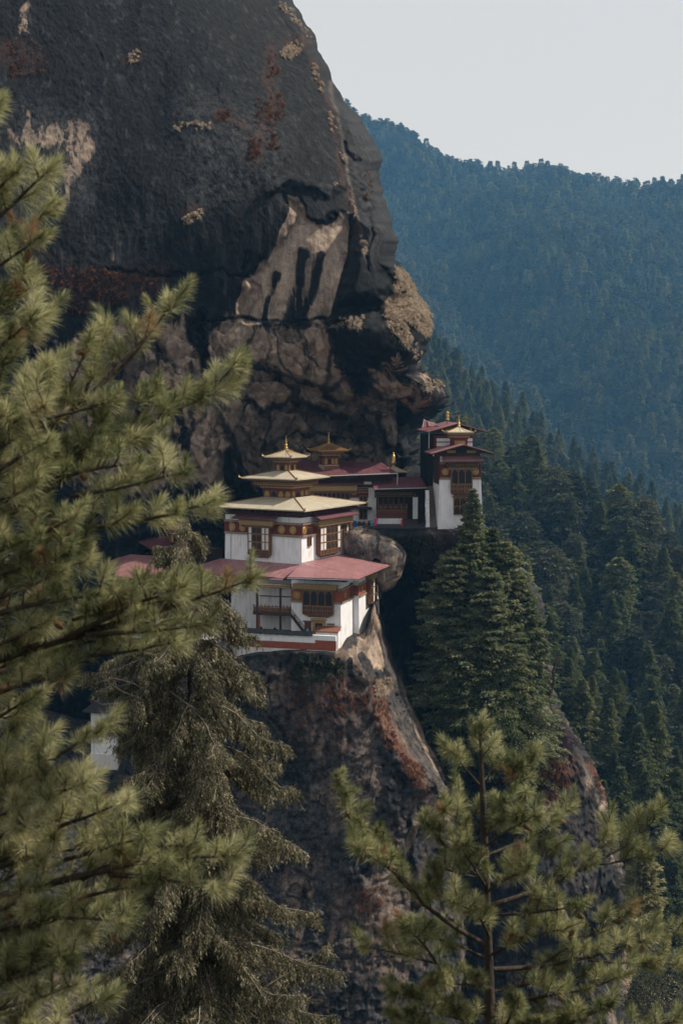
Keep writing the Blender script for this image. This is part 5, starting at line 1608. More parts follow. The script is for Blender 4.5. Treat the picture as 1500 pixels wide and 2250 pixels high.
# ---------------------------------------------------------------- middle distance trees (shared meshes)
def conifer_geo(seed, h, r, nb, per, leaf, shape='cone', hang=.25, gap=.12, up=.1):
    """layered conifer: crown arrays and trunk arrays, base at the origin"""
    g = np.random.default_rng(seed)
    lean = g.normal(size=2) * .012 * h
    t = np.sort(g.uniform(gap, 1, nb) ** .9)
    t = gap + (1 - gap) * np.round((t - gap) / (1 - gap) * 20 + g.normal(size=nb) * .22) / 20   # whorls
    t = np.clip(t, gap, .995)
    if shape == 'cone': prof = (1 - t) ** 1.0 * (.75 + .5 * g.random(nb)) + .04
    elif shape == 'dome': prof = np.sqrt(np.clip(1 - ((t - .45) / .56) ** 2, 0, 1)) * (.7 + .45 * g.random(nb)) + .04
    else: prof = np.sqrt(np.clip(1 - t, 0, 1)) * (.55 + .6 * g.random(nb)) + .03
    Lb = r * prof
    # one-sided gaps so the outline is uneven
    az = g.uniform(0, 2 * math.pi, nb)
    Lb *= 1 + .28 * np.sin(az * 2 + seed) * np.sin(t * 9 + seed * 2)
    C, D, NN, LL = [], [], [], []
    paths = []
    for k in range(nb):
        o = np.array([lean[0] * t[k], lean[1] * t[k], h * t[k]])
        dz = up + .35 * (t[k] - .5) + g.normal() * .1
        b = unit(np.array([math.cos(az[k]), math.sin(az[k]), dz]))
        q = g.uniform(.12, 1.0, per) ** .75
        pos = o + b * (q * Lb[k])[:, None]
        pos[:, 2] -= hang * Lb[k] * q ** 2 * .8
        side = np.array([-b[1], b[0], 0])
        sp = g.normal(size=per) * (.22 * Lb[k] * (1.08 - q) + .12)
        pos += side * sp[:, None]
        pos[:, 2] += g.normal(size=per) * .12 - np.abs(sp) * .15
        dd = b * 1.0 + side * (np.sign(sp) * g.uniform(.2, 1.1, per))[:, None] + np.array([0, 0, -hang * .9]) + g.normal(size=(per, 3)) * .25
        C.append(pos); D.append(dd)
        NN.append(np.array([0, 0, 1.0]) + g.normal(size=(per, 3)) * 1.3)
        LL.append(leaf * g.uniform(.6, 1.35, per))
        if k % 4 == 0:
            paths.append((np.stack([o, o + b * Lb[k] * .5 - np.array([0, 0, .05 * Lb[k]]), o + b * Lb[k] * .9 - np.array([0, 0, hang * .5 * Lb[k]])]), np.array([.012, .008, .003]) * h * .5))
    C, D, NN, LL = map(np.concatenate, (C, D, NN, LL))
    V, F = leaves(C, D, NN, LL, LL * .42, .15)
    tr = np.array([[0, 0, -2.0], [lean[0] * .3, lean[1] * .3, h * .3], [lean[0] * .7, lean[1] * .7, h * .7], [lean[0], lean[1], h]])
    paths.append((tr, np.array([.016, .013, .007, .001]) * h))
    TV, TF = tube_np(paths, 5)
    return (V, F), (TV, TF)
def one_mesh(name, geo, leafm, barkm):
    (V, F), (TV, TF) = geo
    return mesh_np(name, np.concatenate([V, TV]), np.concatenate([F, TF + len(V)]), [leafm, barkm], midx=np.r_[np.zeros(len(F), int), np.ones(len(TF), int)])

SMALL = [one_mesh('conifer', conifer_geo(500 + k, 24, 7.6 + .6 * k, 170, 44, 1.15, ['cone', 'cone', 'cone', 'plume'][k], .16, .1, .05), MT['conifer'], MT['bark']) for k in range(4)]
ROUND = [one_mesh('oak', conifer_geo(520 + k, 20, 7.0 + k * .6, 130, 40, 1.2, 'dome', .3, .2), MT['broad'], MT['bark']) for k in range(3)]
FAR = [one_mesh('far_tree', conifer_geo(540 + k, 30, 8.5 + k * .6, 90, 16, 3.2, ['dome', 'plume', 'dome', 'cone'][k], .3, .16), MT['broad' if k % 2 == 0 else 'conifer'], MT['bark']) for k in range(4)]

# individuals on the near slopes
def place_small(mesh, name, p, s, rz, label, group, cat='tree'):
    o = bpy.data.objects.new(name, mesh)
    COL.objects.link(o)
    o.location = p
    o.rotation_euler = (0, 0, rz)
    o.scale = s
    return tag(o, label, cat, group)
def place_big(meshes, name, p, s, rz, label, group=None):
    """a tree whose trunk and crown are parts"""
    t = thing(name, label, 'tree', p, rz, group)
    t.scale = s
    for nm, me in meshes:
        link(bpy.data.objects.new(nm, me), t)
    return t
grng = np.random.default_rng(77)
def scatter(grid, n, u0, u1, v0, v1, mind, gen=grng):
    """spaced random points on a hill grid"""
    u, v = gen.uniform(u0, u1, n * 6), gen.uniform(v0, v1, n * 6)
    p = hgrid_sample(grid, u, v)
    keep = []
    cell = {}
    for i in range(len(p)):
        c = (int(p[i, 0] // mind), int(p[i, 1] // mind), int(p[i, 2] // mind))
        ok = True
        for dx in (-1, 0, 1):
            for dy in (-1, 0, 1):
                for dz in (-1, 0, 1):
                    for j in cell.get((c[0] + dx, c[1] + dy, c[2] + dz), ()):
                        if ((p[i] - p[j]) ** 2).sum() < mind * mind: ok = False
        if ok:
            cell.setdefault(c, []).append(i)
            keep.append(i)
            if len(keep) >= n: break
    return p[keep]
def to_px(p):
    p = np.asarray(p, float)
    X, Y, Z = p[..., 0], p[..., 1], p[..., 2]
    f = Y * _cp - Z * _sp
    u = Y * _sp + Z * _cp
    return CX + FPX * X / f, CY - FPX * u / f
def in_view(p, margin=30):
    x, y = to_px(p)
    return (x > -margin) & (x < 1500 + margin) & (y > -margin) & (y < 2250 + 160)

CON_PARTS = []
for k in range(4):
    g_ = conifer_geo(560 + k, 22, 7.6 + .6 * k, 210, 60, .85, ['cone', 'cone', 'cone', 'plume'][k], .14, .08, .05)
    CON_PARTS.append([('crown', mesh_np('crown', *g_[0], [MT['conifer']])), ('trunk', mesh_np('trunk', *g_[1], [MT['bark']]))])
n_ind = 0
pts = scatter(H4, 170, 0, .85, .0, .75, 7.2)
pts = pts[in_view(pts)]
for p in pts:
    s = grng.uniform(.5, 1.2)
    place_big(CON_PARTS[grng.integers(4)], 'conifer', p, (s * grng.uniform(.85, 1.1),) * 2 + (s,), grng.uniform(0, 6.28), 'green conifer in the crowd on the near ridge at lower right', 'conifers on the near ridge')
    n_ind += 1
pts = scatter(H3, 420, 0, .8, .0, .85, 10.5)
pts = pts[in_view(pts)]
order = np.argsort(pts[:, 1])
pts = pts[order]
n3 = max(0, min(len(pts), 285 - n_ind))
for i, p in enumerate(pts[:n3]):
    kind = grng.random() < .45
    s = grng.choice([grng.uniform(.5, .8), grng.uniform(.8, 1.25), grng.uniform(1.1, 1.45)], p=[.3, .5, .2])
    me = ROUND[grng.integers(3)] if kind else SMALL[grng.integers(4)]
    place_small(me, 'oak' if kind else 'hill_conifer', p, (s, s, s), grng.uniform(0, 6.28), 'dark round topped tree on the shaded valley slope right of the tower' if kind else 'layered conifer on the shaded valley slope right of the tower',
                'round trees on the valley slope' if kind else 'conifers on the valley slope')
rest3 = pts[n3:]

# the far woods: trees past counting, one object each
def forest(name, label, P_, scales, meshes):
    src = []
    for k, me in enumerate(meshes):
        o = bpy.data.objects.new('tree_kind', me)
        COL.objects.link(o)
        o.location = P_[k]
        o.scale = (scales[k],) * 3
        tag(o, 'single tree in the middle of the ' + label, 'tree', 'trees within the ' + label)
        src.append(o)
    P_, scales = P_[len(meshes):], scales[len(meshes):]
    me = bpy.data.meshes.new(name)
    me.vertices.add(len(P_))
    me.vertices.foreach_set('co', np.asarray(P_, np.float32).ravel())
    a = me.attributes.new('scl', 'FLOAT', 'POINT')
    a.data.foreach_set('value', np.asarray(scales, np.float32))
    me.update()
    ob = link(bpy.data.objects.new(name, me))
    ng = bpy.data.node_groups.new(name, 'GeometryNodeTree')
    ng.interface.new_socket('Geometry', in_out='INPUT', socket_type='NodeSocketGeometry')
    ng.interface.new_socket('Geometry', in_out='OUTPUT', socket_type='NodeSocketGeometry')
    gi, go = ng.nodes.new('NodeGroupInput'), ng.nodes.new('NodeGroupOutput')
    ip = ng.nodes.new('GeometryNodeInstanceOnPoints')
    jn = ng.nodes.new('GeometryNodeJoinGeometry')
    for o in src:
        oi = ng.nodes.new('GeometryNodeObjectInfo')
        oi.inputs['Object'].default_value = o
        oi.inputs['As Instance'].default_value = True
        ng.links.new(oi.outputs['Geometry'], jn.inputs[0])
    ng.links.new(gi.outputs[0], ip.inputs['Points'])
    ng.links.new(jn.outputs[0], ip.inputs['Instance'])
    ip.inputs['Pick Instance'].default_value = True
    ri = ng.nodes.new('FunctionNodeRandomValue'); ri.data_type = 'INT'
    ri.inputs['Min'].default_value = 0 if 'Min' in ri.inputs else 0
    for s_ in ri.inputs:
        if s_.enabled and s_.name == 'Max' and s_.type == 'INT': s_.default_value = len(src) - 1
        if s_.enabled and s_.name == 'Min' and s_.type == 'INT': s_.default_value = 0
    ng.links.new([s_ for s_ in ri.outputs if s_.type == 'INT'][0], ip.inputs['Instance Index'])
    rr = ng.nodes.new('FunctionNodeRandomValue'); rr.data_type = 'FLOAT_VECTOR'
    vs = [s_ for s_ in rr.inputs if s_.type == 'VECTOR']
    vs[0].default_value = (-.05, -.05, 0); vs[1].default_value = (.05, .05, 6.28)
    ng.links.new([s_ for s_ in rr.outputs if s_.type == 'VECTOR'][0], ip.inputs['Rotation'])
    na = ng.nodes.new('GeometryNodeInputNamedAttribute'); na.data_type = 'FLOAT'
    na.inputs['Name'].default_value = 'scl'
    ng.links.new([s_ for s_ in na.outputs if s_.type == 'VALUE'][0], ip.inputs['Scale'])
    ng.links.new(ip.outputs[0], go.inputs[0])
    md = ob.modifiers.new('scatter', 'NODES')
    md.node_group = ng
    return tag(ob, label, None, None, 'stuff')
pf = scatter(H1, 9000, .12, .82, -.0, .97, 19)
pf = pf[in_view(pf, 80)]
mid_ = np.argsort(np.abs(to_px(pf)[0] - 1150) + np.abs(to_px(pf)[1] - 650))[:4]
pf = np.concatenate([pf[mid_], np.delete(pf, mid_, 0)])
sc1 = grng.uniform(.85, 1.6, len(pf)) * (.8 + .25 * (pf[:, 1] - 2000) / 1800)
forest('mountain_forest', 'dark blue forest covering the far mountain', pf, sc1, FAR)
p2_ = scatter(H2, 1300, .0, .85, .0, .95, 12.5)
p2_ = p2_[in_view(p2_, 60)]
sc2 = grng.uniform(.75, 1.25, len(p2_))
p2_ = p2_[np.argsort(np.abs(to_px(p2_)[0] - 1150) + np.abs(to_px(p2_)[1] - 900))]
forest('spur_forest', 'hazy conifer forest on the spur below the mountain', p2_, sc2, [SMALL[0], SMALL[1], SMALL[2], ROUND[0]])
if len(rest3) > 8:
    forest('slope_forest', 'dark forest filling the upper valley slope', rest3, grng.uniform(.75, 1.2, len(rest3)), [SMALL[0], SMALL[3], ROUND[0], ROUND[1]])
# low undergrowth between the trunks
def undergrowth(name, label, P_, size, mat, per=14, seed=5):
    g = np.random.default_rng(seed)
    n = len(P_)
    c = np.repeat(P_, per, 0)
    off = g.normal(size=(n * per, 3)) * np.array([1, 1, .55]) * np.repeat(size, per)[:, None] * .5
    off[:, 2] = np.abs(off[:, 2])
    d = unit(off + np.array([0, 0, .3]))
    L = np.repeat(size, per) * g.uniform(.25, .5, n * per)
    V, F = leaves(c + off, d + g.normal(size=d.shape) * .5, rand_unit(n * per, g), L, L * .5)
    o = obj_np(name, V, F, [mat])
    return tag(o, label, None, None, 'stuff')
u1 = scatter(H3, 900, 0, .85, .0, .98, 5)
u2 = scatter(H4, 500, 0, .9, .0, .98, 3)
undergrowth('undergrowth', 'dark undergrowth between the trees on the valley slopes', np.concatenate([u1, u2]), np.r_[grng.uniform(4, 8, len(u1)), grng.uniform(2, 4, len(u2))], MT['broad'], 40)

# ---------------------------------------------------------------- trees rooted on the spur under the tower
def spur_y(px, py, grid=(sp_px, sp_py, sp_pos)):
    d = (grid[0] - px) ** 2 + (grid[1] - py) ** 2
    j = np.unravel_index(np.argmin(d), d.shape)
    return grid[2][j]
SPUR = [  # top px, top py, base py, Y, half width px, label, material, shape, up
    (1037, 1078, 1330, 303, 56, 'tall feathery pine whose thin top crosses the tower window', 'spurpine', 'cone', .3),
    (1076, 1165, 1400, 304, 72, 'slim pine just right of the tallest pine below the tower', 'spurpine', 'cone', .25),
    (1106, 1195, 1480, 304, 70, 'yellowish pine at the right edge of the spur, under the tower corner', 'spurpine', 'plume', .2),
    (1150, 1290, 1560, 303, 62, 'sunlit conifer leaning over the right edge of the spur', 'spurpine', 'plume', .15),
    (1000, 1215, 1560, 300, 92, 'broad pale green pine at the left edge of the dark gully', 'spurpine', 'plume', .25),
    (1065, 1250, 1600, 297, 84, 'dense dark conifer in the middle of the spur clump', 'spurpine', 'plume', .1),
    (1135, 1380, 1640, 298, 78, 'layered fir at the lower right of the spur clump', 'spurpine', 'cone', .0),
    (1010, 1400, 1650, 296, 70, 'dark conifer low in the gully left of the spur clump', 'conifer', 'plume', .1),
    (1080, 1430, 1680, 294, 92, 'lowest dark fir of the spur clump, just above the foreground pine top', 'conifer', 'cone', .0),
    (1165, 1440, 1580, 304, 50, 'small bright conifer right of the layered fir', 'spurpine', 'cone', .05),
]
for i, (x, yt, yb, Y, hw, lab, mt, shp, up) in enumerate(SPUR):
    top, bot = V3(x, yt, Y), V3(x, yb, Y)
    h = top.z - bot.z
    r = hw * Y / FPX * 1.25
    n_ = int(190 + 11 * h)
    geo = conifer_geo(600 + i, h, r, n_, 120, .66 if mt == 'spurpine' else .62, shp, .18, .06, up)
    t = thing('pine_tree' if mt == 'spurpine' else 'fir_tree', lab, 'tree', bot, 0)
    obj_np('crown', *geo[0], [MT[mt]], t)
    obj_np('trunk', *geo[1], [MT['bark']], t)
# dead snag
sg = thing('dead_tree', 'bare dark dead tree sticking out to the right of the spur', 'tree', V3(1205, 1530, 302), 0)
ph = [(np.array(V3(1205, 1534, 302)) - np.array(sg.location), .42), (np.array(V3(1216, 1500, 302)) - np.array(sg.location), .36), (np.array(V3(1214, 1475, 302)) - np.array(sg.location), .3),
      (np.array(V3(1222, 1452, 302)) - np.array(sg.location), .22), (np.array(V3(1231, 1425, 302)) - np.array(sg.location), .1)]
paths = [(np.array([q[0] for q in ph]), np.array([q[1] for q in ph]))]
for a, b, c in (((1216, 1498), (1228, 1488), (1240, 1492)), ((1218, 1468), (1232, 1468), (1240, 1478)), ((1222, 1452), (1212, 1440), (1214, 1428)), ((1214, 1480), (1204, 1472), (1198, 1478))):
    paths.append((np.array([np.array(V3(*q, 302)) - np.array(sg.location) for q in (a, b, c)]), np.array([.14, .09, .03])))
obj_np('trunk', *tube_np(paths, 6), [MT['bark']], sg)
# yellow conifer and grey shrubs at the right foot of the spur
yt = thing('yellow_conifer', 'small pale yellow green conifer lit by the sun beside the rock at lower right', 'tree', V3(1408, 2060, 292), 0)
h = (V3(1408, 1870, 292) - V3(1408, 2090, 292)).z
yt.location = V3(1408, 2090, 292)
geo = conifer_geo(640, h, 6.4, 230, 40, 1.0, 'plume', .12, .1, .2)
obj_np('crown', *geo[0], [MT['yellow']], yt); obj_np('trunk', *geo[1], [MT['bark']], yt)
for k, (x, y, Y, s, lab) in enumerate(((1440, 2120, 270, 5.5, 'silvery grey bush at the right edge below the yellow conifer'), (1470, 2210, 262, 6.0, 'large dusty bush in the lower right corner'), (1410, 2200, 268, 4.5, 'brown twiggy bush against the foot of the rock at lower right'))):
    g = np.random.default_rng(650 + k)
    n = 2600
    o_ = rand_unit(n, g) * (g.random(n) ** .4)[:, None] * s * np.array([1, 1, .8])
    o_ += 1.1 * np.stack([fbm(o_ * .5, 2, seed=660 + j) for j in range(3)], 1)
    t = thing('shrub', lab, 'bush', V3(x, y, Y), 0)
    obj_np('foliage', *leaves(o_, rand_unit(n, g) + np.array([0, 0, .4]), rand_unit(n, g), g.uniform(.3, .7, n), .22), [MT['hemlock']], t)
    st_ = [(wander((0, 0, -s), unit(np.array([g.normal() * .4, g.normal() * .4, 1])), s * 1.4, 4, .2, g), np.linspace(.12, .02, 5)) for _ in range(9)]
    obj_np('stem', *tube_np(st_, 5), [MT['bark']], t)

# ---------------------------------------------------------------- grass and scrub on the rock
def sample_rock(pos, px, py, poly, n, g):
    m_ = sdf(px.ravel(), py.ravel(), poly) < 0
    idx = np.nonzero(m_)[0]
    if len(idx) == 0: return np.zeros((0, 3))
    k = g.choice(idx, n)
    return pos.reshape(-1, 3)[k] + g.normal(size=(n, 3)) * .15
def tufts(name, label, P_, L, W, mat, per, droop=.5, spread=.8, out=(0.2, -.6, .7), seed=3):
    g = np.random.default_rng(seed)
    n = len(P_)
    c = np.repeat(P_, per, 0) + g.normal(size=(n * per, 3)) * .12
    d = np.array(out) + g.normal(size=(n * per, 3)) * spread * .6
    LL = np.repeat(g.uniform(.6, 1.3, n), per) * L * g.uniform(.6, 1.2, n * per)
    V, F = leaves(c, d, rand_unit(n * per, g), LL, W, droop)
    return tag(obj_np(name, V, F, [mat]), label, None, None, 'stuff')
g = np.random.default_rng(700)
def on_cliff(poly, n): return sample_rock(cl_pos, cl_px, cl_py, poly, n, g)
def on_crag(poly, n): return sample_rock(cr_pos, cr_px, cr_py, poly, n, g)
def on_spur(poly, n): return sample_rock(sp_pos, sp_px, sp_py, poly, n, g)
G1 = [(868, 585), (900, 610), (940, 670), (950, 700), (945, 745), (925, 735), (905, 715), (880, 700), (850, 690), (835, 672), (862, 650)]
G2 = [(838, 690), (865, 690), (890, 715), (915, 760), (928, 800), (905, 790), (880, 750), (850, 715)]
gp = [on_cliff(G1, 820), on_cliff(G2, 150), on_cliff([(930, 840), (965, 840), (966, 862), (935, 866)], 40)]
for ln, n in (([(690, 140), (712, 190), (704, 200), (684, 150)], 16), ([(722, 240), (738, 275), (728, 285), (716, 250)], 10), ([(745, 320), (765, 345), (760, 360), (744, 340)], 8), ([(770, 430), (786, 470), (778, 480), (766, 450)], 7), ([(795, 520), (806, 560), (798, 566), (790, 530)], 8), ([(615, 105), (655, 92), (672, 110), (620, 135)], 55), ([(400, 485), (445, 460), (440, 490), (410, 495)], 22),
              ([(280, 122), (305, 108), (306, 136), (284, 138)], 12), ([(385, 270), (475, 268), (475, 285), (385, 285)], 22), ([(740, 700), (800, 695), (795, 720), (730, 722)], 40), ([(600, 0), (640, 10), (690, 95), (670, 80)], 30)):
    gp.append(on_cliff(ln, n))
gp.append(on_crag([(820, 1495), (858, 1492), (862, 1525), (828, 1530)], 60))
tufts('dry_grass', 'pale dry grass hanging in clumps from the cliff ledges', np.concatenate(gp), .95, .13, MT['drygrass'], 36, .5, .85, out=(.3, -.5, .75))
gp = []
for ln, n in (([(588, 120), (612, 118), (612, 165), (590, 168)], 26), ([(560, 215), (625, 205), (630, 260), (555, 275)], 70), ([(548, 300), (575, 300), (570, 345), (550, 345)], 30), ([(478, 248), (505, 240), (505, 266), (480, 268)], 26),
              ([(60, 580), (330, 600), (340, 640), (200, 690), (90, 690)], 260), ([(10, 90), (80, 90), (120, 160), (20, 170)], 50), ([(800, 360), (818, 360), (818, 430), (800, 430)], 16), ([(590, 240), (608, 240), (610, 330), (590, 330)], 30)):
    gp.append(on_cliff(ln, n))
for ln, n in (([(700, 1480), (800, 1500), (815, 1560), (720, 1580), (640, 1540)], 110), ([(822, 1540), (850, 1540), (870, 1640), (845, 1650)], 60), ([(870, 1650), (930, 1690), (945, 1740), (900, 1720)], 80), ([(780, 1950), (850, 1940), (830, 2010), (770, 2010)], 50)):
    gp.append(on_crag(ln, n))
for ln, n in (([(1180, 1650), (1250, 1660), (1240, 1760), (1180, 1760)], 90), ([(1310, 1690), (1335, 1740), (1325, 1760), (1300, 1710)], 25)):
    gp.append(on_spur(ln, n))
tufts('rusty_grass', 'rust coloured grass growing in the cracks of the rock', np.concatenate(gp), .9, .12, MT['redgrass'], 24, .4, 1.0, seed=8)
gp = [on_spur([(775, 1180), (1000, 1178), (1060, 1200), (1000, 1260), (880, 1240), (780, 1225)], 240), on_crag([(640, 1445), (740, 1445), (760, 1480), (690, 1500), (640, 1500)], 110)]
tufts('scrub', 'dark scrub hanging below the ledge wall and the terrace', np.concatenate(gp), 1.1, .3, MT['scrub'], 26, .3, 1.2, seed=12)
gp = [on_spur([(920, 1215), (990, 1205), (1000, 1250), (950, 1280), (915, 1260)], 70), on_spur([(960, 1172), (1010, 1172), (1005, 1200), (965, 1200)], 40), on_spur([(1205, 1580), (1250, 1590), (1285, 1640), (1230, 1650)], 90)]
tufts('bare_scrub', 'purplish bare scrub on the spur', np.concatenate(gp), 1.5, .09, MT['purplescrub'], 40, .1, 1.2, seed=13)

# ---------------------------------------------------------------- the weeping hemlock in front of the temples
def weeping_tree():
    g = np.random.default_rng(800)
    Y = 62.0
    top, bot = np.array(V3(432, 1128, Y)), np.array(V3(428, 2560, Y))
    H = top[2] - bot[2]
    t = thing('weeping_conifer', 'tall dark weeping conifer with drooping sprays in front of the temples', 'tree', tuple(bot), 0)
    wid = [(1128, 8), (1180, 66), (1240, 100), (1300, 125), (1400, 195), (1500, 245), (1560, 255), (1640, 270), (1750, 255), (1850, 265), (1980, 290), (2100, 325), (2250, 350), (2560, 400)]
    pxm = Y / FPX
    paths, hang_c, hang_d, hang_l, hang_w = [], [], [], [], []
    tr = np.array([[0, 0, 0], [.05, 0, H * .3], [.0, .05, H * .6], [-.03, 0, H * .85], [0, 0, H]])
    wood = [(tr, np.array([.3, .23, .15, .07, .015]))]
    nbr = 235
    for k in range(nbr):
        f = (k + g.random()) / nbr
        f = f ** .82
        py = 1132 + (2560 - 1132) * f
        z = H * (1 - (py - 1128) / (2560 - 1128))
        Lb = np.interp(py, [w[0] for w in wid], [w[1] for w in wid]) * pxm * g.uniform(.6, 1.12)
        az = g.uniform(0, 2 * math.pi)
        if math.sin(az) > .5 and g.random() < .4: az = -az
        d0 = np.array([math.cos(az), math.sin(az), .25 + .2 * g.normal()])
        kk = 9
        pts = [np.array([0, 0, z])]
        d = unit(d0)
        for i in range(kk):
            d = unit(d + np.array([0, 0, -.17 if i < 6 else .12]) + g.normal(size=3) * .13)
            pts.append(pts[-1] + d * Lb / kk)
        pts = np.array(pts)
        paths.append((pts, np.linspace(.01 + .006 * Lb, .004, kk + 1)))
        # side twigs and their hanging sprays
        nt = int(7 + Lb * 12)
        for q in range(nt):
            s = .12 + .88 * (q + g.random()) / nt
            i = min(int(s * kk), kk - 1)
            p = pts[i] + (pts[i + 1] - pts[i]) * (s * kk - i)
            bd = unit(pts[i + 1] - pts[i])
            sd = unit(np.cross(bd, [0, 0, 1])) * (1 if q % 2 else -1)
            lt = g.uniform(.25, .75) * min(1.3, .45 + .25 * Lb) * (1.2 - .5 * s)
            td = unit(bd * .8 + sd * .9 + np.array([0, 0, .12]) + g.normal(size=3) * .2)
            tw = [p]
            for j in range(4):
                td = unit(td + np.array([0, 0, -.2]) + g.normal(size=3) * .12)
                tw.append(tw[-1] + td * lt / 4)
            tw = np.array(tw)
            if q % 4 == 0: paths.append((tw, np.linspace(.009, .004, 5)))
            for j in range(1, 5):
                for w in range(2):
                    c0 = tw[j] + g.normal(size=3) * .04
                    ln = g.uniform(.18, .6)
                    ns = int(4 + ln * 16)
                    u = np.linspace(0, 1, ns)
                    hd = unit(td * .6 + np.array([0, 0, -1.0]) + g.normal(size=3) * .25)
                    cc = c0 + hd[None] * (u * ln)[:, None] + g.normal(size=(ns, 3)) * .018
                    dd = hd[None] + g.normal(size=(ns, 3)) * .38
                    hang_c.append(cc); hang_d.append(dd)
    C, D = np.concatenate(hang_c), np.concatenate(hang_d)
    n = len(C)
    V, F = leaves(C, D, rand_unit(n, g), g.uniform(.1, .22, n), g.uniform(.022, .042, n))
    obj_np('crown', V, F, [MT['hemlock']], t)
    obj_np('trunk', *tube_np(wood, 9), [MT['bark']], t)
    obj_np('branch', *tube_np(paths, 4), [MT['paletwig']], t)
    # a few bare dead boughs that catch the sun at the left
    for pts in ([(330, 1520), (290, 1500), (250, 1490), (212, 1500), (185, 1512)], [(310, 1535), (270, 1520), (240, 1500), (225, 1485)], [(300, 1560), (262, 1545), (225, 1548), (200, 1535)], [(430, 1560), (395, 1535), (362, 1512)]):
        w = np.array([np.array(V3(x, y, Y - 1.2)) - bot for x, y in pts])
        obj_np('dead_bough', *tube_np([(w, np.linspace(.05, .012, len(w)))], 6), [MT['paletwig']], t)
    return t
weeping_tree()

MT['conewood'] = M('cone_scales', (.2, .11, .055), (.07, .035, .018), 60, .8)
# ---------------------------------------------------------------- the two near pines
def needle_tuft(P_, A, L, per, g, W=.006, back=.14):
    """bottle brush of long needles at the end of a shoot: base points P_, axes A"""
    n = len(P_)
    A = unit(A)
    c = np.repeat(P_, per, 0)
    a = np.repeat(A, per, 0)
    tt = g.random(n * per)
    c = c - a * (tt * back)[:, None]
    ra = rand_unit(n * per, g)
    perp = unit(ra - a * (ra * a).sum(1)[:, None])
    ang = np.clip(.12 + tt * 1.25 + g.normal(size=n * per) * .2, .05, 1.9)
    d = a * np.cos(ang)[:, None] + perp * np.sin(ang)[:, None]
    LL = np.repeat(g.uniform(.6, 1.25, n), per) * L * g.uniform(.75, 1.1, n * per)
    return leaves(c, d, rand_unit(n * per, g), LL, W, .10)
def near_pine(name, label, trunk, branches, Yt, seed, L=.165, per=180, shoot=.34, dens=10.5, W=.0055):
    """trunk and branches are given where they stand; twigs and needle tufts grow from them"""
    g = np.random.default_rng(seed)
    base = np.array(trunk[0][0])
    t = thing(name, label, 'tree', tuple(base), 0)
    tp = np.array([q[0] for q in trunk]) - base
    tr = np.array([q[1] for q in trunk])
    obj_np('trunk', *tube_np([(tp, tr)], 10), [MT['bark']], t, smooth=True)
    TP, TA, tw_all = [], [], []
    for bpts, r0, s0, wscale in branches:
        b = np.array(bpts) - base
        # refine the polyline
        seg = np.linalg.norm(np.diff(b, axis=0), axis=1)
        cum = np.r_[0, np.cumsum(seg)]
        LB = cum[-1]
        k = max(5, int(LB / .18))
        s = np.linspace(0, LB, k)
        q = np.stack([np.interp(s, cum, b[:, i]) for i in range(3)], 1)
        # smooth the corners, then let it wander
        for _ in range(3): q[1:-1] = .5 * q[1:-1] + .25 * (q[:-2] + q[2:])
        wv = np.cumsum(g.normal(size=(k, 3)) * .012, 0)
        q = q + wv * np.linspace(0, 1, k)[:, None]
        mine = [(q, np.linspace(r0, .007, k))]
        tan = unit(np.gradient(q, axis=0))
        ns = int(LB * dens * (1 - s0))
        for m_ in range(ns):
            f = s0 + (1 - s0) * (m_ + g.random()) / ns
            i = min(int(f * (k - 1)), k - 2)
            p = q[i] + (q[i + 1] - q[i]) * (f * (k - 1) - i)
            a = g.uniform(0, 2 * math.pi)
            side = unit(np.cross(tan[i], [0.05, .1, 1]))
            up = np.cross(side, tan[i]); up = up if up[2] > 0 else -up
            d = unit(tan[i] * .75 + side * math.cos(a) * 1.0 + up * (.35 + .55 * math.sin(a)))
            ls = shoot * wscale * g.uniform(.45, 1.25) * (1.15 - .55 * f)
            tw = [p]
            for j in range(4):
                d = unit(d + np.array([0, 0, .16]) + g.normal(size=3) * .12)
                tw.append(tw[-1] + d * ls / 4)
            tw = np.array(tw)
            mine.append((tw, np.array([.009, .008, .007, .006, .005])))
            TP.append(tw[-1]); TA.append(d)
            if ls > .26:
                for r_ in range(1 if ls < .42 else 2):
                    jj = int(g.integers(1, 4))
                    dd = unit(unit(tw[jj + 1] - tw[jj]) * .7 + rand_unit(1, g)[0] * .8 + np.array([0, 0, .35]))
                    ep = tw[jj] + dd * g.uniform(.06, .16)
                    mine.append((np.stack([tw[jj], ep]), np.array([.006, .004])))
                    TP.append(ep); TA.append(dd)
        obj_np('branch', *tube_np(mine, 5), [MT['bark']], t, smooth=True)
        TP.append(q[-1]); TA.append(unit(tan[-1] + np.array([0, 0, .5])))
        TP.append(q[-1] - tan[-1] * .06); TA.append(unit(tan[-1] + g.normal(size=3) * .4))
    TP, TA = np.array(TP), np.array(TA)
    V, F = needle_tuft(TP, TA, L, per, g, W)
    obj_np('crown', V, F, [MT['needle']], t, attrs={'tint': np.repeat(g.random(len(TP)), per * 4)})
    for k in g.choice(len(TP), 26, replace=False):
        cn = MB().lathe([(.004, 0), (.022, .012), (.031, .035), (.033, .055), (.027, .08), (.016, .105), (.003, .12)], (0, 0, 0), 9).build('pine_cone', MT['conewood'], t, smooth=True)
        cn.location = TP[k] - TA[k] * .1 - np.array([0, 0, .05])
        cn.rotation_euler = (2.4 + g.normal() * .4, g.normal() * .4, g.uniform(0, 6))
    return t
def B(Y0, Y1, r0, s0, w, *pix):
    n = len(pix)
    return ([tuple(P(x, y, Y0 + (Y1 - Y0) * i / (n - 1))) for i, (x, y) in enumerate(pix)], r0, s0, w)
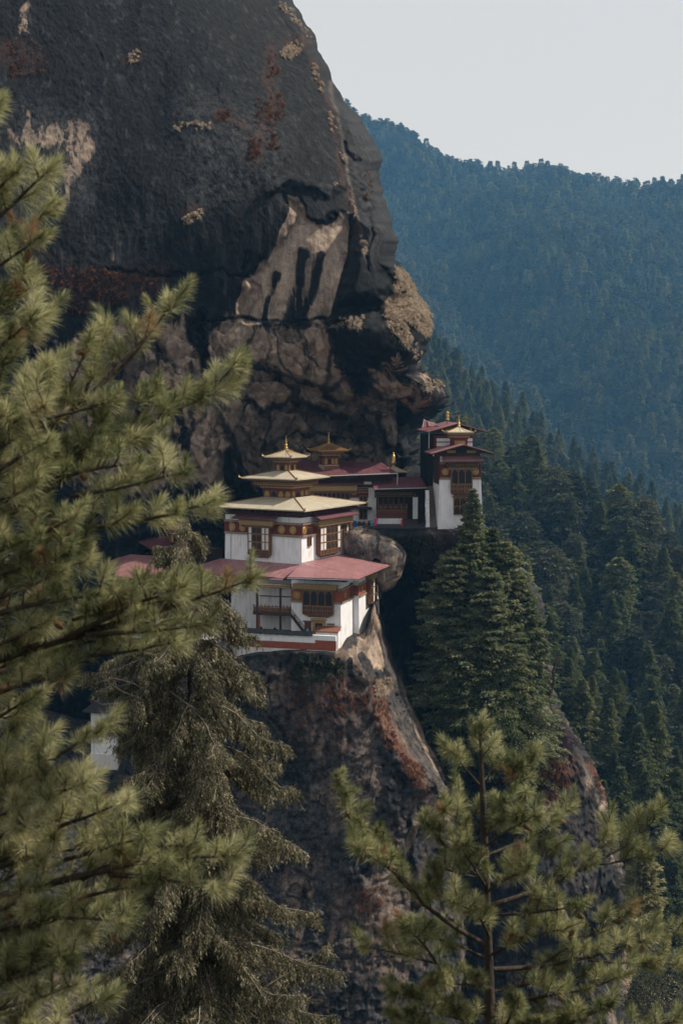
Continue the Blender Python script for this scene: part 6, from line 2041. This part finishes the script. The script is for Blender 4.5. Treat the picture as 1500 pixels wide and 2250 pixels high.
# right pine: leader at px 1055, 1575
YT = 16.5
tr = [(tuple(P(1082, 2900, YT)), .11), (tuple(P(1076, 2250, YT)), .078), (tuple(P(1072, 2050, YT)), .046), (tuple(P(1066, 1900, YT)), .046), (tuple(P(1060, 1750, YT)), .04), (tuple(P(1055, 1650, YT)), .022), (tuple(P(1054, 1590, YT)), .01)]
bl = [B(YT, YT, .02, .1, .8, (1057, 1680), (1055, 1630), (1054, 1585)),
      B(YT, YT - .4, .016, .3, .8, (1058, 1730), (1030, 1700), (1000, 1665), (985, 1650)), B(YT, YT + .5, .015, .3, .8, (1058, 1720), (1085, 1690), (1098, 1660)),
      B(YT, YT + .3, .02, .35, .9, (1061, 1790), (1110, 1760), (1150, 1710), (1185, 1650)), B(YT, YT + .2, .014, .4, .8, (1120, 1750), (1130, 1700), (1145, 1665)),
      B(YT, YT - .6, .02, .3, .9, (1064, 1870), (1030, 1850), (1000, 1800), (965, 1790)), B(YT, YT - .4, .02, .3, .9, (1066, 1900), (1010, 1890), (960, 1850), (930, 1810)),
      B(YT, YT + .6, .024, .3, 1.0, (1066, 1880), (1130, 1855), (1200, 1830), (1255, 1770)), B(YT, YT - 1, .02, .25, .9, (1066, 1860), (1100, 1830), (1150, 1800), (1180, 1780)),
      B(YT, YT - 1.0, .035, .28, .95, (1074, 2080), (1000, 2040), (930, 1990), (870, 1920), (810, 1850), (760, 1800), (742, 1700)), B(YT - .5, YT - 1.2, .018, .35, .8, (930, 1990), (900, 1930), (850, 1900), (790, 1850)),
      B(YT, YT - .8, .03, .35, 1.0, (1075, 2150), (1000, 2130), (930, 2110), (860, 2090), (795, 2070)), B(YT - .4, YT - 1.2, .018, .3, .9, (960, 2120), (930, 2070), (890, 2030)),
      B(YT, YT - .4, .022, .2, .9, (1072, 2020), (1020, 1990), (970, 1960), (940, 1960)),
      B(YT, YT + .6, .038, .34, 1.0, (1070, 1992), (1150, 1968), (1250, 1925), (1320, 1890), (1345, 1800)), B(YT + .4, YT + .8, .02, .3, 1.0, (1270, 1915), (1340, 1880), (1400, 1840), (1455, 1768)),
      B(YT, YT - .8, .024, .3, 1.0, (1072, 2010), (1140, 2010), (1210, 2000), (1280, 1985)), B(YT + .5, YT + .7, .02, .25, 1.0, (1300, 1900), (1390, 1900), (1440, 1850), (1480, 1860)),
      B(YT, YT + .6, .036, .3, 1.05, (1076, 2130), (1180, 2125), (1290, 2110), (1400, 2080), (1520, 2050)), B(YT, YT - .5, .03, .25, 1.0, (1078, 2210), (1180, 2190), (1290, 2180), (1380, 2140)),
      B(YT, YT - .6, .028, .2, 1.0, (1078, 2230), (1000, 2210), (920, 2190), (850, 2170)), B(YT, YT - .8, .03, .2, 1.0, (1080, 2330), (1180, 2270), (1270, 2240), (1340, 2200)),
      B(YT, YT - .3, .03, .2, 1.0, (1080, 2350), (980, 2290), (900, 2260), (850, 2230)), B(YT, YT - 1, .03, .15, 1.0, (1080, 2320), (1110, 2250), (1140, 2200)),
      B(YT, YT + .5, .03, .3, 1.0, (1080, 2380), (1250, 2330), (1400, 2270), (1500, 2230)), B(YT, YT - 1.2, .025, .15, .9, (1074, 2060), (1060, 2020), (1030, 1990), (1000, 1985)), B(YT, YT - 1.2, .02, .15, .9, (1070, 1960), (1100, 1930), (1140, 1910), (1160, 1890))]
bl += [B(YT, YT - .3, .02, .2, .9, (1066, 1930), (1020, 1930), (975, 1910), (950, 1900)), B(YT, YT + .4, .02, .2, .9, (1068, 1940), (1120, 1920), (1190, 1890), (1230, 1860)), B(YT, YT - .7, .022, .2, 1.0, (1074, 2100), (1120, 2070), (1180, 2060), (1240, 2050)),
       B(YT, YT + .4, .022, .2, 1.0, (1074, 2110), (1020, 2080), (960, 2050), (900, 2040)), B(YT, YT - .9, .022, .15, 1.0, (1076, 2170), (1040, 2160), (990, 2170), (940, 2160)), B(YT, YT + .5, .025, .2, 1.0, (1076, 2180), (1160, 2160), (1240, 2150), (1320, 2140)),
       B(YT, YT - .8, .022, .15, 1.0, (1078, 2280), (1030, 2240), (970, 2230), (900, 2230)), B(YT, YT - .4, .022, .15, 1.0, (1078, 2300), (1150, 2260), (1220, 2230), (1290, 2220)), B(YT, YT + .4, .02, .2, .9, (1063, 1830), (1040, 1810), (1010, 1760), (1005, 1730)),
       B(YT, YT - .5, .02, .2, .9, (1064, 1840), (1090, 1800), (1130, 1770), (1160, 1740)), B(YT + .3, YT + .4, .02, .25, 1.0, (1180, 2125), (1260, 2070), (1330, 2040), (1390, 2000)), B(YT + .3, YT, .02, .2, 1.0, (1290, 2110), (1370, 2120), (1440, 2110), (1500, 2120)),
       B(YT, YT - .6, .02, .2, .9, (1068, 1950), (1050, 1920), (1020, 1870), (1000, 1850)), B(YT - .6, YT - .9, .018, .2, .9, (870, 1920), (850, 1880), (800, 1870), (770, 1850))]
near_pine('pine_tree', 'upright young pine with long needles and a straight trunk, in front at lower right', tr, bl, YT, 900)
# left pine: trunk just outside the left edge, long boughs reaching in
YL = 12.0
tr = [(tuple(P(-130, 3000, YL)), .24), (tuple(P(-110, 2200, YL)), .19), (tuple(P(-95, 1400, YL)), .14), (tuple(P(-85, 700, YL)), .09), (tuple(P(-70, 200, YL)), .04), (tuple(P(-60, 0, YL)), .015)]
bl = [B(YL, YL, .02, .2, .7, (-72, 320), (-40, 290), (-10, 250), (8, 215)), B(YL, YL, .02, .3, .7, (-75, 360), (-30, 300), (0, 280)),
      B(YL, YL - .3, .03, .2, .9, (-80, 560), (-20, 500), (40, 440), (80, 400), (120, 375)), B(YL, YL + .3, .03, .2, .9, (-80, 600), (0, 540), (70, 480), (140, 440)),
      B(YL, YL - .4, .025, .15, .9, (-80, 640), (-10, 590), (50, 540), (90, 500)), B(YL, YL + .3, .025, .15, .9, (-85, 760), (-20, 720), (30, 660), (75, 600)), B(YL, YL - .5, .025, .15, .8, (-80, 500), (-30, 440), (20, 400), (40, 370)),
      B(YL, YL - .4, .025, .15, .9, (-85, 820), (-20, 780), (30, 740), (70, 690)), B(YL, YL, .025, .15, .9, (-85, 480), (-20, 420), (10, 390)),
      # bough that ends in the two stars against the cliff
      B(YL, YL + .8, .05, .3, 1.0, (-90, 1080), (20, 1010), (120, 940), (210, 860), (290, 780), (340, 720), (395, 660)), B(YL + .4, YL + .5, .02, .35, .9, (180, 890), (200, 820), (215, 750), (228, 705)),
      B(YL + .5, YL + .9, .02, .25, .9, (240, 835), (290, 790), (330, 740), (345, 700)), B(YL + .3, YL + .3, .02, .25, .9, (100, 950), (140, 880), (170, 800), (190, 750)), B(YL + .2, YL, .02, .2, 1.0, (60, 980), (90, 900), (110, 830), (130, 790)),
      # bough to the star at 540, 820
      B(YL, YL + 1.0, .05, .3, .95, (-90, 1200), (50, 1110), (180, 1030), (300, 960), (400, 905), (470, 880), (535, 845)), B(YL + .8, YL + 1, .018, .3, .8, (440, 890), (470, 850), (500, 815), (530, 795)),
      B(YL + .6, YL + .8, .018, .3, .9, (330, 945), (370, 900), (400, 860), (440, 850)), B(YL + .5, YL + .6, .02, .25, .9, (250, 985), (290, 930), (330, 880), (350, 850)), B(YL + .3, YL + .2, .02, .2, 1.0, (100, 1080), (150, 1000), (190, 950), (230, 920)),
      # dense mid boughs
      B(YL, YL - .6, .045, .25, 1.1, (-90, 1230), (40, 1190), (160, 1165), (280, 1150), (380, 1130), (470, 1105)), B(YL, YL - .3, .04, .2, 1.1, (-90, 1150), (20, 1090), (120, 1050), (230, 1030), (330, 1020)),
      B(YL, YL + .2, .04, .2, 1.1, (-90, 1000), (0, 930), (70, 880), (120, 850)), B(YL, YL - .8, .04, .15, 1.15, (-90, 1100), (-20, 1040), (60, 1000), (110, 960)), B(YL, YL - .5, .035, .15, 1.1, (-90, 1280), (0, 1250), (70, 1230), (130, 1215), (190, 1190)),
      
      # bough to the tuft at 560, 1290
      B(YL, YL - .8, .055, .25, 1.1, (-95, 1480), (50, 1430), (190, 1390), (320, 1350), (430, 1310), (510, 1290), (560, 1275)), B(YL - .3, YL - .9, .03, .25, 1.05, (150, 1400), (250, 1350), (340, 1310), (420, 1290)),
      B(YL - .4, YL - .8, .025, .2, 1.0, (190, 1395), (300, 1390), (380, 1385), (450, 1370)),
      B(YL, YL - .9, .04, .15, 1.15, (-95, 1380), (10, 1340), (120, 1310), (220, 1300)), B(YL, YL, .04, .2, 1.1, (-95, 1500), (40, 1470), (150, 1450), (250, 1440), (350, 1430), (400, 1420)),
      B(YL, YL - .7, .035, .15, 1.1, (-95, 1560), (0, 1520), (80, 1490), (150, 1480)), B(YL, YL + .4, .035, .15, 1.1, (-95, 1600), (0, 1580), (80, 1560)),
      # lower mass
      B(YL, YL - .5, .04, .15, 1.1, (-100, 1760), (0, 1720), (90, 1680), (170, 1640), (230, 1600)), B(YL, YL - .9, .04, .15, 1.15, (-100, 1820), (0, 1790), (110, 1750), (190, 1720)), B(YL, YL, .04, .15, 1.15, (-100, 1880), (20, 1840), (130, 1800), (240, 1780)),
      B(YL, YL - .8, .05, .25, 1.1, (-105, 2000), (40, 1960), (170, 1930), (300, 1900), (420, 1885), (530, 1880)), B(YL - .3, YL - .6, .03, .2, 1.05, (180, 1930), (270, 1880), (350, 1850), (420, 1850)), B(YL - .4, YL - .9, .03, .2, 1.05, (240, 1920), (330, 1930), (420, 1930), (480, 1960)),
      B(YL, YL - .4, .04, .15, 1.15, (-105, 1930), (20, 1900), (120, 1870), (220, 1860)), B(YL, YL - 1, .04, .15, 1.2, (-105, 2060), (0, 2040), (100, 2010), (200, 2000), (280, 2010)), B(YL, YL - .3, .04, .15, 1.1, (-105, 2120), (20, 2090), (120, 2070), (210, 2050)),
      B(YL, YL - .9, .04, .15, 1.1, (-110, 2200), (0, 2160), (90, 2130), (160, 2110)), B(YL, YL - .2, .035, .2, 1.0, (-110, 2260), (0, 2240), (80, 2200)), B(YL, YL + .3, .03, .3, .9, (-110, 2330), (40, 2290), (130, 2240), (240, 2180)), B(YL, YL - .5, .03, .2, .9, (-110, 2330), (30, 2290), (120, 2270))]
_g = random.Random(5)
for k in range(30):
    y = 640 + k * 53
    reach = _g.uniform(20, 120) + (60 if 1000 < y < 1420 or y > 1720 else 0)
    dy = _g.uniform(-1.0, .6)
    bl.append(B(YL, YL + dy, .03, .15, 1.15, (-90, y + 80), (-30, y + 45), (reach * .5, y + 15), (reach, y - 20)))
for y, a, b_ in ((900, 60, 260), (980, 120, 340), (1060, 160, 400), (1240, 60, 200), (1330, 160, 420), (1400, 120, 330), (1790, 120, 260), (1860, 140, 330), (1950, 150, 330), (2020, 120, 250)):
    dy = _g.uniform(-.9, .5)
    bl.append(B(YL + dy * .3, YL + dy, .022, .05, 1.05, (a, y + 30), ((a + b_) / 2, y + 5), (b_, y - 22)))
near_pine('pine_tree', 'large pine at the left edge with long boughs reaching across, nearest to the viewer', tr, bl, YL, 930, L=.165, per=170, shoot=.29, dens=9.3, W=.0048)

# ================================================================== HAZE
def haze():
    m, nt = newmat('pale_blue_haze')
    v = nt.nodes.new('ShaderNodeVolumePrincipled')
    v.inputs['Color'].default_value = (.2, .54, 1.0, 1)
    v.inputs['Absorption Color'].default_value = (1, 1, 1, 1)
    v.inputs['Density'].default_value = 0.00008
    v.inputs['Density Attribute'].default_value = ''
    v.inputs['Anisotropy'].default_value = .1
    o = nt.nodes.new('ShaderNodeOutputMaterial')
    nt.links.new(v.outputs[0], o.inputs['Volume'])
    m.cycles.homogeneous_volume = True
    h = MB().box(-6100, 6100, -1600, 9100, -450, 700).build('haze', m)
    tag(h, 'thin blue haze filling the valley', 'haze', kind='stuff')
haze()
